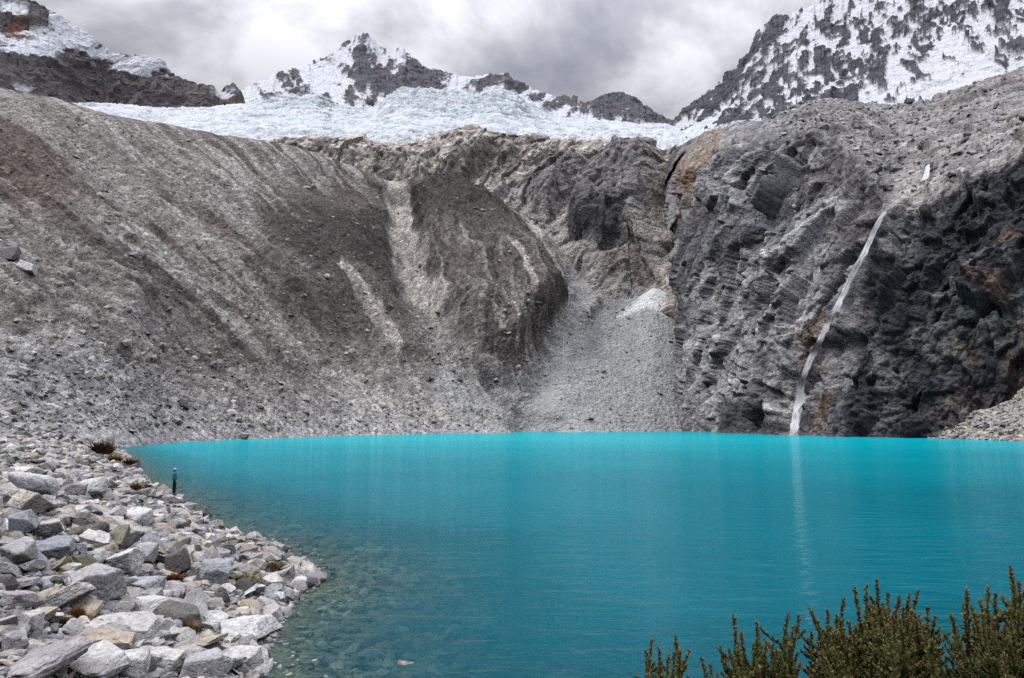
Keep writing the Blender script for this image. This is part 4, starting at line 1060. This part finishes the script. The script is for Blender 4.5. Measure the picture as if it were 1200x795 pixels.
def waterfall(path, widths, surf, q, label, mat, off=1.2, sm=21):
    pts = np.array(path, float); seg = np.r_[0, np.cumsum(np.hypot(*np.diff(pts, axis=0).T))]
    s_ = np.linspace(0, seg[-1], int(seg[-1]) + 2)
    px = np.interp(s_, seg, pts[:, 0]); py = np.interp(s_, seg, pts[:, 1])
    Y = np.array([cliff_Y(surf, q, a, b_) or np.nan for a, b_ in zip(px, py)])
    g = ~np.isnan(Y); Y = np.interp(s_, s_[g], Y[g])
    hw = min(8, sm // 2); Yp = np.pad(Y, hw, mode='edge'); Y = np.min([Yp[i:i + len(Y)] for i in range(2 * hw + 1)], 0)
    if len(Y) > sm * 2: Y = smooth1(Y, sm)
    P = unproj(px, py, Y - off)
    wd = np.interp(s_ / seg[-1], np.linspace(0, 1, len(widths)), widths)
    u = np.linspace(-1, 1, 13)
    v = np.r_[0, np.cumsum(np.linalg.norm(np.diff(P, axis=0), axis=1))]
    jit = (fbm(v / 9, v * 0, v * 0, 3, 501) - .5) * .25
    G = P[:, None, :] + (u[None, :, None] * wd[:, None, None] / 2 + (jit * wd)[:, None, None]) * np.array([1, .15, 0])
    G[..., 1] += (u[None] ** 2) * wd[:, None] * .1
    G[..., 1] += (fbm(u[None] * 3 + 0 * v[:, None], v[:, None] / 3 + 0 * u[None], 0 * G[..., 0], 3, 505) - .5) * .2
    # the stream is several strands that part and join again, the first one the broad thin veil
    VV, FF, UU, VA = [], [], [], []; off_ = 0
    for k in range(6):
        if k == 0: Gk = G
        else:
            cx2 = (fbm(v / 5 + k * 9, v * 0, v * 0 + k, 4, 510 + k) - .5) * wd * 1.1
            wk = wd * (.16 + .22 * fbm(v / 3 + k * 3, v * 0, v * 0, 3, 530 + k))
            Gk = P[:, None, :] + (cx2[:, None, None] + u[None, :, None] * wk[:, None, None]) * np.array([1, .15, 0]) - np.array([0, .25 * k, 0])
        VV.append(Gk.reshape(-1, 3)); FF.append(grid_faces(len(v), 13) + off_); off_ += len(v) * 13
        UU.append(np.tile(u, len(v))); VA.append(np.repeat(v, 13) + 31 * k)
    me = fast_mesh('waterfall', np.concatenate(VV), np.concatenate(FF), attrs={'u': np.concatenate(UU), 'v': np.concatenate(VA)})
    o = link(me, 'waterfall', mat); o['label'] = label; o['category'] = 'waterfall'
    return o
mfall = fall_mat('falling_water', 1.9); mfall2 = fall_mat('trickling_water', .55)
waterfall([(1036, 249), (1033, 254), (1028, 262), (1020, 280), (1010, 300), (1000, 318), (990, 340), (979, 362), (968, 384), (957, 405), (947, 428), (939, 452), (934, 478), (931, 500), (930, 511)], [1.9, 2.1, 2.3, 2.6, 2.8, 3.1, 3.6, 4.8], Cn, qC,
          'tall thin white waterfall dropping down the dark cliff into the lake', mfall)
waterfall([(1087, 194), (1085, 204), (1081, 214), (1077, 222)], [1.6, 2.2, 3.0], Cn, qC, 'short white waterfall on the pale ledge high above the tall one', mfall, off=3.5, sm=5)

# ------------------------------------------------------------------ grass tufts
def blade_mat(name, c1, c2):
    m, t, b = new_mat(name)
    N, L = t.nodes.new, t.links.new
    at = N('ShaderNodeAttribute'); at.attribute_name = 'tone'
    r = N('ShaderNodeValToRGB'); r.color_ramp.elements[0].color = (*c1, 1); r.color_ramp.elements[1].color = (*c2, 1); L(at.outputs['Fac'], r.inputs[0])
    L(r.outputs[0], b.inputs['Base Color']); b.inputs['Roughness'].default_value = .8
    return m
GM = {'ochre': blade_mat('dry_grass', (.22, .13, .04), (.42, .30, .12)), 'rust': blade_mat('rusty_grass', (.13, .05, .018), (.32, .15, .055)),
      'yellow': blade_mat('yellow_grass', (.20, .15, .05), (.48, .40, .17)), 'dark': blade_mat('dark_scrub', (.045, .032, .014), (.16, .11, .045))}
def tuft(px, py, wpx, hpx, tone, label, seed):
    P = ray_ground(px, py); dep = P[1]
    W, H = wpx / F * dep, hpx / F * dep
    r = np.random.default_rng(seed); n = 420
    V, Fq, T = [], [], []
    for i in range(n):
        a = r.uniform(0, 2 * np.pi); rr = math.sqrt(r.random()) * .42
        b0 = np.array([math.cos(a) * rr * W * .8, math.sin(a) * rr * W * .5, 0])
        lean = np.array([math.cos(a), math.sin(a) * .7, 0]) * rr * W * r.uniform(.2, 1.2) + r.normal(0, .06, 3) * W
        h = H * r.uniform(.45, 1.1) * (1 - rr * .7); wdt = max(.006, .0011 * dep) * r.uniform(.6, 1.3)
        side = np.array([math.cos(a + 1.57), math.sin(a + 1.57) * .4, 0]) * wdt
        side = side if r.random() < .5 else np.array([wdt, 0, 0])
        k = len(V) 
        for s in (0, .4, .75, 1):
            c = b0 + lean * s ** 1.6 + np.array([0, 0, h * s * (1 - .25 * s)])
            V.append(c - side * (1 - s * .85)); V.append(c + side * (1 - s * .85)); T += [r.random() * .4 + s * .5] * 2
        for s in range(3): Fq.append([k + 2 * s, k + 2 * s + 1, k + 2 * s + 3, k + 2 * s + 2])
    me = fast_mesh('grass_tuft', np.array(V), np.array(Fq), attrs={'tone': np.array(T)})
    o = link(me, 'grass_tuft' if tone != 'dark' else 'low_shrub', GM[tone]); o.location = (P[0], P[1] + W * .1, P[2] + .03 + .0035 * dep)
    tag(o, label, 'grass' if tone != 'dark' else 'shrub', 'tufts of dry grass between the boulders')
for i, a in enumerate([(284, 688, 32, 13, 'yellow', 'wide yellow grass tuft near the tip of the stony point'), (319, 674, 13, 15, 'ochre', 'small upright ochre tuft nearest the tip of the stony point'),
      (203, 688, 20, 15, 'rust', 'dark rusty tuft behind the big black-speckled boulder'), (213, 744, 28, 14, 'ochre', 'ochre tuft in front of the black-speckled boulder'),
      (89, 732, 16, 20, 'rust', 'bright orange tuft among the lower left boulders'), (76, 736, 16, 10, 'ochre', 'low brownish tuft beside the bright orange tuft'), (132, 730, 18, 9, 'rust', 'flat orange tuft on the broad pale slab'),
      (104, 718, 12, 12, 'rust', 'reddish tuft just above the bright orange one'),
      (158, 578, 13, 11, 'ochre', 'brown tuft at the shore a little left of the person'), (169, 582, 9, 8, 'rust', 'small rusty tuft between the brown tuft and the person'), (119, 599, 7, 9, 'rust', 'tiny orange tuft beside a bluish grey block mid slope'),
      (221, 616, 11, 9, 'ochre', 'ochre tuft at the shore right below the person'), (152, 549, 20, 10, 'rust', 'long rusty tuft on the far shore crest left of the person'), (134, 545, 16, 10, 'ochre', 'tawny tuft on the far shore between the low dark scrub and the water'),
      (118, 535, 30, 20, 'dark', 'brown scrubby bush where the stony shore meets the lake at the far left'), (248, 626, 7, 8, 'dark', 'tiny dark plant at the water edge halfway to the stony point')]):
    tuft(*a, 600 + i)

# ------------------------------------------------------------------ person
def skinned(name, verts, edges, radii, mat, parent, root=0, levels=2):
    me = bpy.data.meshes.new(name); me.from_pydata([Vector(v) for v in verts], edges, []); me.update()
    o = bpy.data.objects.new(name, me); COL.objects.link(o)
    sk = o.modifiers.new('skin', 'SKIN'); sb = o.modifiers.new('sub', 'SUBSURF'); sb.levels = levels; sb.render_levels = levels
    for i, r_ in enumerate(radii):
        d = me.skin_vertices[0].data[i]; d.radius = r_ if isinstance(r_, tuple) else (r_, r_); d.use_root = (i == root)
    bpy.context.view_layer.update()
    ev = o.evaluated_get(bpy.context.evaluated_depsgraph_get())
    m2 = bpy.data.meshes.new_from_object(ev); m2.name = name
    bpy.data.objects.remove(o); m2.materials.clear(); m2.materials.append(mat)
    for p_ in m2.polygons: p_.use_smooth = True
    o = bpy.data.objects.new(name, m2); COL.objects.link(o); o.parent = parent
    return o
def flatm(name, c, rough=.8):
    m, t, b = new_mat(name); b.inputs['Base Color'].default_value = (*c, 1); b.inputs['Roughness'].default_value = rough
    n = t.nodes.new('ShaderNodeTexNoise'); n.inputs['Scale'].default_value = 40; bp = t.nodes.new('ShaderNodeBump'); bp.inputs['Strength'].default_value = .3; bp.inputs['Distance'].default_value = .01
    t.links.new(n.outputs['Fac'], bp.inputs['Height']); t.links.new(bp.outputs[0], b.inputs['Normal'])
    return m
bpy.context.view_layer.update()
feet = on_level(203.6, 583.2, .34)
# rest the feet on the slab's top
mw = person_slab.matrix_world; pv = np.array([(mw @ Vector(v.co))[:] for v in person_slab.data.vertices])
nearv = pv[np.hypot(pv[:, 0] - feet[0], pv[:, 1] - feet[1]) < .45]
feet_z = nearv[:, 2].max() if len(nearv) else .3
person = empty('person', (feet[0], feet[1], feet_z), R(-62))
tag(person, 'person in a teal jacket, dark trousers and pale cap looking out over the lake', 'person')
skin_m, jack_m, trou_m, boot_m, hair_m, cap_m = flatm('skin', (.50, .30, .22)), flatm('teal_cloth', (.010, .20, .24)), flatm('dark_cloth', (.012, .013, .016)), flatm('boot_leather', (.05, .035, .025)), flatm('brown_hair', (.10, .045, .025)), flatm('cap_cloth', (.55, .50, .44))
# facing +Y in its own frame; 1.66 m tall
V = [(0, 0, .90), (0, 0, 1.05), (0, -.01, 1.22), (0, -.01, 1.36), (0, 0, 1.43), (0, .015, 1.50), (0, .02, 1.575), (0, .01, 1.62)]
E_ = [(0, 1), (1, 2), (2, 3), (3, 4), (4, 5), (5, 6), (6, 7)]
Rd = [(.15, .11), (.125, .095), (.145, .10), (.12, .085), .05, (.065, .078), (.075, .09), (.055, .065)]
def limb(pts, rd, start):
    k = len(V)
    for p_, r_ in zip(pts, rd): V.append(p_); Rd.append(r_)
    E_.append((start, k)); E_.extend((k + i, k + i + 1) for i in range(len(pts) - 1)); return k + len(pts) - 1
for sx in (-1, 1):
    st = .04 * sx
    limb([(.085 * sx, 0, .84), (.09 * sx, .01 + st, .48), (.095 * sx, -.015 + st, .10), (.10 * sx, .02 + st, .045), (.105 * sx, .13 + st, .03)], [.082, .055, .038, .036, .026], 0)
    hd = limb([(.165 * sx, -.01, 1.355), (.225 * sx, -.03, 1.10), (.215 * sx, .06, .88), (.205 * sx, .10, .81)], [.052, .040, .030, (.018, .036)], 3)
    hx, hy, hz = V[hd]
    for fi in range(4):
        oy = (fi - 1.5) * .019; ln = [.85, 1.0, .95, .75][fi]
        limb([(hx - .004 * sx, hy + oy, hz - .05), (hx - .012 * sx, hy + oy + .006, hz - .05 - .032 * ln), (hx - .026 * sx, hy + oy + .006, hz - .05 - .055 * ln)], [.009, .008, .007], hd)
    limb([(hx - .012 * sx, hy + .04, hz - .02), (hx - .022 * sx, hy + .055, hz - .05)], [.010, .008], hd)
body = skinned('body', V, E_, Rd, skin_m, person)
# face: nose, brow and eyes
V2 = [(0, 0, .88), (0, -.005, 1.05), (0, -.01, 1.22), (0, -.01, 1.37), (0, 0, 1.45)]; E2 = [(0, 1), (1, 2), (2, 3), (3, 4)]; R2 = [(.20, .16), (.175, .145), (.19, .145), (.155, .115), .07]
for sx in (-1, 1):
    k = len(V2); V2 += [(.172 * sx, -.01, 1.36), (.232 * sx, -.03, 1.10), (.218 * sx, .055, .885)]; R2 += [.068, .055, .044]; E2 += [(3, k), (k, k + 1), (k + 1, k + 2)]
skinned('jacket', V2, E2, R2, jack_m, person)
V3 = [(0, 0, .90), (0, 0, .98)]; E3 = [(0, 1)]; R3 = [(.158, .118), (.148, .11)]
for sx in (-1, 1):
    st = .04 * sx; k = len(V3); V3 += [(.088 * sx, 0, .82), (.092 * sx, .01 + st, .48), (.097 * sx, -.015 + st, .12)]; R3 += [.096, .068, .052]; E3 += [(0, k), (k, k + 1), (k + 1, k + 2)]
skinned('trousers', V3, E3, R3, trou_m, person)
for sx in (-1, 1):
    st = .04 * sx
    skinned('boot', [(.097 * sx, -.02 + st, .13), (.10 * sx, -.01 + st, .05), (.105 * sx, .14 + st, .035)], [(0, 1), (1, 2)], [.055, .054, .042], boot_m, person)
person.scale = (1.08, 1.08, 1.08)
skinned('hair', [(0, -.03, 1.60), (0, -.045, 1.53), (0, -.06, 1.44)], [(0, 1), (1, 2)], [(.088, .075), (.085, .06), (.06, .035)], hair_m, person)
bm = bmesh.new(); bmesh.ops.create_uvsphere(bm, u_segments=24, v_segments=12, radius=1)
bmesh.ops.delete(bm, geom=[v for v in bm.verts if v.co.z < -.15], context='VERTS')
for v in bm.verts: v.co = Vector((v.co.x * .094, v.co.y * .108, v.co.z * .085 + 1.60))
rim = [v for v in bm.verts if v.co.z < 1.60 and v.co.y > .04]
for v in rim: v.co.y += .05; v.co.z += .004
mc_ = bpy.data.meshes.new('cap'); bm.to_mesh(mc_); bm.free()
for p_ in mc_.polygons: p_.use_smooth = True
link(mc_, 'cap', cap_m, person)
for sx in (-1, 1):
    bm = bmesh.new(); bmesh.ops.create_icosphere(bm, subdivisions=2, radius=.009, matrix=Matrix.Translation((.028 * sx, .098, 1.565)))
    m3 = bpy.data.meshes.new('eye'); bm.to_mesh(m3); bm.free(); link(m3, 'eye', trou_m, person)
bm = bmesh.new(); bmesh.ops.create_cone(bm, segments=8, radius1=.016, radius2=.006, depth=.045, matrix=Matrix.Translation((0, .106, 1.545)) @ Matrix.Rotation(R(20), 4, 'X'))
m3 = bpy.data.meshes.new('nose'); bm.to_mesh(m3); bm.free(); link(m3, 'nose', skin_m, person)

# ------------------------------------------------------------------ shrubs in front
mleaf = blade_mat('shrub_leaf', (.034, .048, .013), (.20, .205, .062))
mred = blade_mat('shrub_leaf_tip', (.08, .045, .016), (.22, .11, .05))
mbark = flatm('shrub_bark', (.045, .034, .028), .95)
class Tubes:
    def __init__(s): s.V, s.F, s.n = [], [], 0
    def add(s, P, r0, r1, k=5):
        P = np.array(P); n = len(P)
        T = np.gradient(P, axis=0); T /= np.linalg.norm(T, axis=1, keepdims=True) + 1e-9
        ref = np.array([.3, 1, .2]); U = np.cross(T, ref); U /= np.linalg.norm(U, axis=1, keepdims=True); W = np.cross(T, U)
        a = np.arange(k) / k * 2 * np.pi; rr = np.linspace(r0, r1, n)
        ring = P[:, None] + (U[:, None] * np.cos(a)[None, :, None] + W[:, None] * np.sin(a)[None, :, None]) * rr[:, None, None]
        s.V.append(ring.reshape(-1, 3))
        i = (np.arange(n - 1)[:, None] * k + np.arange(k)[None]); j = (np.arange(n - 1)[:, None] * k + (np.arange(k) + 1) % k[None] if False else np.arange(n - 1)[:, None] * k + ((np.arange(k) + 1) % k)[None])
        s.F.append((np.stack([i, j, j + k, i + k], -1) + s.n).reshape(-1, 4)); s.n += n * k
    def build(s, name, mat, parent):
        return link(fast_mesh(name, np.concatenate(s.V), np.concatenate(s.F)), name, mat, parent)
def bez(a, b, c, n=9):
    t = np.linspace(0, 1, n)[:, None]; return (1 - t) ** 2 * a + 2 * t * (1 - t) * b + t * t * c
def shrub(tips, fill, nfill, base_px, dep, label, seed, gaps=(), band=110):
    r = np.random.default_rng(seed)
    bx = (base_px - CX) / F * dep
    gz = float(ground_h(np.array([bx]), np.array([dep]))[0])
    root = empty('shrub', (bx, dep, gz)); tag(root, label, 'shrub', 'shrubs at the lower right corner')
    O = np.array([bx, dep, gz])
    tp = []
    for (x, y) in tips:
        tp.append(unproj(x, y, dep + r.uniform(-.25, .25)))
    fx = np.array(fill)
    while nfill > 0:
        x = r.uniform(fx[:, 0].min(), fx[:, 0].max()); top = np.interp(x, fx[:, 0], fx[:, 1]); y = top + 6 + band * r.random()
        if any(((x - g[0]) / g[2]) ** 2 + ((y - g[1]) / g[3]) ** 2 < 1 for g in gaps): continue
        nfill -= 1
        tp.append(unproj(x, y, dep + r.normal(0, .32)))
    tp = np.array(tp) - O
    nl = max(5, int(np.ptp(fx[:, 0]) / 16))
    limbs = []
    T = Tubes(); LV, LF, LT = [], [], []; RV, RF, RT = [], [], []
    cent = tp[r.choice(len(tp), nl, replace=False)]
    for c in cent:
        e = c * np.array([1, 1, .72]) + np.array([0, 0, -.05]); st = np.array([r.normal(0, .06), r.normal(0, .05), -.05])
        mid = st * .5 + e * .5 + np.array([e[0] * .12, e[1] * .1, -.12 + r.normal(0, .03)])
        pth = bez(st, mid, e, 14); limbs.append(pth); T.add(pth, .016, .006, 6)
    allp = np.concatenate([l[3:] for l in limbs])
    for p_ in tp:
        h = p_[2]
        low = allp[allp[:, 2] < h - .06]
        if not len(low): low = allp[:3]
        d = np.linalg.norm((low - p_) * np.array([1.4, 1, .55]), axis=1); a = low[np.argmin(d + r.uniform(0, .12, len(d)))]
        up = p_ - np.array([r.normal(0, .07) + .18 * p_[0], r.normal(0, .07), min(.12, (h - a[2]) * .55)])
        pth = bez(a, np.array([up[0] * .8 + a[0] * .2, up[1] * .8 + a[1] * .2, a[2] * .55 + up[2] * .45]), p_, 12)
        T.add(pth, .0048, .0018, 4)
        # leafy part: the last stretch of the twig and short side shoots
        shoots = [(pth[5:], 1.0)]
        for _ in range(r.integers(4, 8)):
            k = r.integers(5, 10); s0 = pth[k]; ang = r.uniform(0, 6.28); ln = r.uniform(.06, .16)
            s1 = s0 + np.array([math.cos(ang) * ln * .9, math.sin(ang) * ln * .9, ln * .75])
            sp = bez(s0, s0 + (s1 - s0) * .5 + np.array([math.cos(ang), math.sin(ang), 0]) * ln * .22, s1, 6); shoots.append((sp, .85)); T.add(sp, .0024, .0012, 4)
        for sp, sc in shoots:
            L_ = np.linalg.norm(np.diff(sp, axis=0), axis=1).sum(); n = int(L_ / .0016)
            tt_ = r.random(n) ** .8; seg = np.r_[0, np.cumsum(np.linalg.norm(np.diff(sp, axis=0), axis=1))] / L_
            c = np.stack([np.interp(tt_, seg, sp[:, k]) for k in range(3)], -1)
            a = r.uniform(0, 6.283, n); el = R(1) * r.uniform(5, 60, n)
            dr_ = np.stack([np.cos(a) * np.cos(el), np.sin(a) * np.cos(el), np.sin(el)], -1)
            ln = r.uniform(.024, .042, n) * sc * (1 - .45 * tt_); sd = np.cross(dr_, r.normal(0, 1, (n, 3))); sd /= np.linalg.norm(sd, axis=1, keepdims=True)
            wd = ln * .26
            q0 = c; q1 = c + dr_ * (ln * .5)[:, None] + sd * wd[:, None]; q2_ = c + dr_ * ln[:, None] + np.array([0, 0, .15]) * ln[:, None]; q3 = c + dr_ * (ln * .5)[:, None] - sd * wd[:, None]
            quad = np.stack([q0, q1, q2_, q3], 1)
            red = (r.random(n) < .06 + .2 * (tt_ > .85))
            tone_ = np.clip(r.random(n) * .6 + tt_ * .4, 0, 1)
            for sel, VV, TT in ((~red, LV, LT), (red, RV, RT)):
                VV.append(quad[sel].reshape(-1, 3)); TT.append(np.repeat(tone_[sel], 4))
    T.build('branches', mbark, root)
    for VV, TT, nm, mt_ in ((LV, LT, 'foliage', mleaf), (RV, RT, 'leaf_tips', mred)):
        v = np.concatenate(VV); link(fast_mesh(nm, v, np.arange(len(v)).reshape(-1, 4), attrs={'tone': np.concatenate(TT)}, smooth=False), nm, mt_, root)
    return root
shrub([(764, 750), (757, 762), (772, 760), (791, 746), (797, 762), (783, 768)], [(752, 772), (764, 758), (778, 774), (791, 754), (800, 772)], 18, 778, 4.6, 'small separate shrub at the bottom edge, left of the other shrubs', 901)
shrub([(822, 771), (832, 780), (843, 758), (859, 721), (868, 742), (887, 729), (898, 752), (905, 756), (924, 720), (937, 721), (930, 735)], [(820, 782), (843, 768), (859, 738), (872, 752), (887, 742), (905, 764), (924, 735), (942, 732)], 85, 882, 4.7, 'spiky shrub with thin upright twigs between the small shrub and the tallest round one', 902, gaps=((951, 762, 8, 20), (912, 790, 6, 20)))
shrub([(949, 714), (958, 728), (970, 716), (980, 722), (989, 701), (1001, 689), (1015, 686), (1021, 700), (1027, 679), (1041, 695), (1053, 700), (1066, 697), (1077, 693), (1087, 712), (1096, 722)], [(946, 728), (970, 730), (989, 718), (1001, 706), (1030, 702), (1066, 708), (1087, 722), (1102, 738)], 195, 1022, 4.8, 'broad rounded shrub with bare stems showing low down, in the middle of the row', 903,
      gaps=((953, 765, 7, 20), (1016, 757, 16, 9), (1083, 768, 8, 26), (985, 790, 20, 12), (1040, 785, 14, 16)), band=72)
shrub([(1114, 720), (1120, 735), (1133, 690), (1138, 712), (1148, 704), (1158, 688), (1166, 698), (1184, 664), (1188, 684), (1194, 683), (1203, 690), (1215, 680)], [(1104, 740), (1120, 738), (1133, 708), (1150, 708), (1166, 706), (1184, 690), (1205, 702), (1240, 700)], 140, 1165, 4.6, 'tallest shrub at the right edge with one twig standing above the rest', 904,
      gaps=((1141, 742, 8, 12), (1128, 758, 6, 16), (1192, 745, 7, 16)))
# ------------------------------------------------------------------ what singles each boulder out
LM = [('the standing person', 205, 572), ('the wide yellow grass tuft', 284, 682), ('the upright ochre tuft near the point', 319, 667), ('the dark rusty tuft', 203, 681), ('the big black-speckled boulder', 196, 720),
      ('the bright orange tuft', 89, 722), ('the flat orange tuft', 132, 726), ('the scrubby bush', 118, 527), ('the tiny orange tuft mid slope', 119, 596), ('the white block at the tip of the point', 350, 682),
      ('the big flat white slab at the water', 277, 736), ('the long tan slab at the bottom', 92, 755), ('the huge mottled grey wedge', 98, 684), ('the white wedge mid slope', 137, 655), ('the bluish grey block by the left side', 55, 640),
      ('the big bluish grey boulder near the point', 244, 668), ('the lower left corner', 4, 792), ('the brown tuft left of the person', 158, 574), ('the left edge of the photo', 2, 600), ('the tan slab by the bottom water edge', 222, 755),
      ('the small ochre tuft below the person', 221, 612), ('the long rusty tuft', 152, 546)]
OWN = {(196, 738): 'big rounded black-speckled boulder with an ochre tuft in front of it', (350, 692): 'white block at the very tip of the stony point', (277, 753): 'big flat-topped white slab lying at the water edge below the point',
       (92, 770): 'long flat tan slab low in the boulder field near the bottom', (98, 708): 'huge mottled grey wedge standing left of the photo\'s shoreline rocks', (137, 672): 'bright white wedge catching the light midway up the boulder field',
       (55, 657): 'large bluish grey block near the left edge of the boulder field', (244, 690): 'big bluish grey boulder directly left of the wide yellow grass tuft', (222, 768): 'broad tan slab near the water in front of the ochre tuft', (28, 806): 'huge smooth lilac grey boulder in the lower left corner',
       (368, 686): 'small grey stone alone in the water off the tip of the point'}
seen = set(o.get('label') for o in bpy.data.objects if o.get('label'))
def rel(bx, by, lx, ly):
    dx_, dy_ = bx - lx, (by - ly) * 1.3
    a = math.degrees(math.atan2(dy_, dx_)) % 360
    return ['right of', 'in front and right of', 'in front of', 'in front and left of', 'left of', 'behind and left of', 'behind', 'behind and right of'][int((a + 22.5) // 45) % 8]
for b_ in sorted(boulders, key=lambda q: -q['w']):
    o = b_['o']
    if o.get('label'): continue
    key = (b_['px'], round(b_['py'] + b_['h'] / 2))
    if key in OWN: o['label'] = OWN[key]; seen.add(OWN[key]); continue
    sz = 'very large' if b_['w'] > 50 else 'large' if b_['w'] > 30 else 'medium' if b_['w'] > 19 else 'small'
    noun = {'block': 'block', 'wedge': 'wedge-shaped boulder', 'slab': 'slab', 'rounded': 'rounded boulder'}[b_['kd']]
    near_ = sorted(LM, key=lambda l: math.hypot(b_['px'] - l[1], b_['py'] - l[2]))
    near_ = [l for l in near_ if math.hypot(b_['px'] - l[1], b_['py'] - l[2]) > 5]
    done = None
    for l in near_[:3]:
        for qual in ('just ', '', 'a little further '):
            dd = math.hypot(b_['px'] - l[1], b_['py'] - l[2])
            if qual == 'just ' and dd > 25: continue
            if qual == 'a little further ' and dd < 25: continue
            t_ = f"{sz} {b_['tone']} {noun} {qual}{rel(b_['px'], b_['py'], l[1], l[2])} {l[0]}"
            if t_ not in seen and len(t_.split()) <= 16: done = t_; break
        if done: break
    if not done:
        done = f"{sz} {b_['tone']} {noun} between {near_[0][0]} and {near_[1][0]}"
    o['label'] = done; seen.add(done)
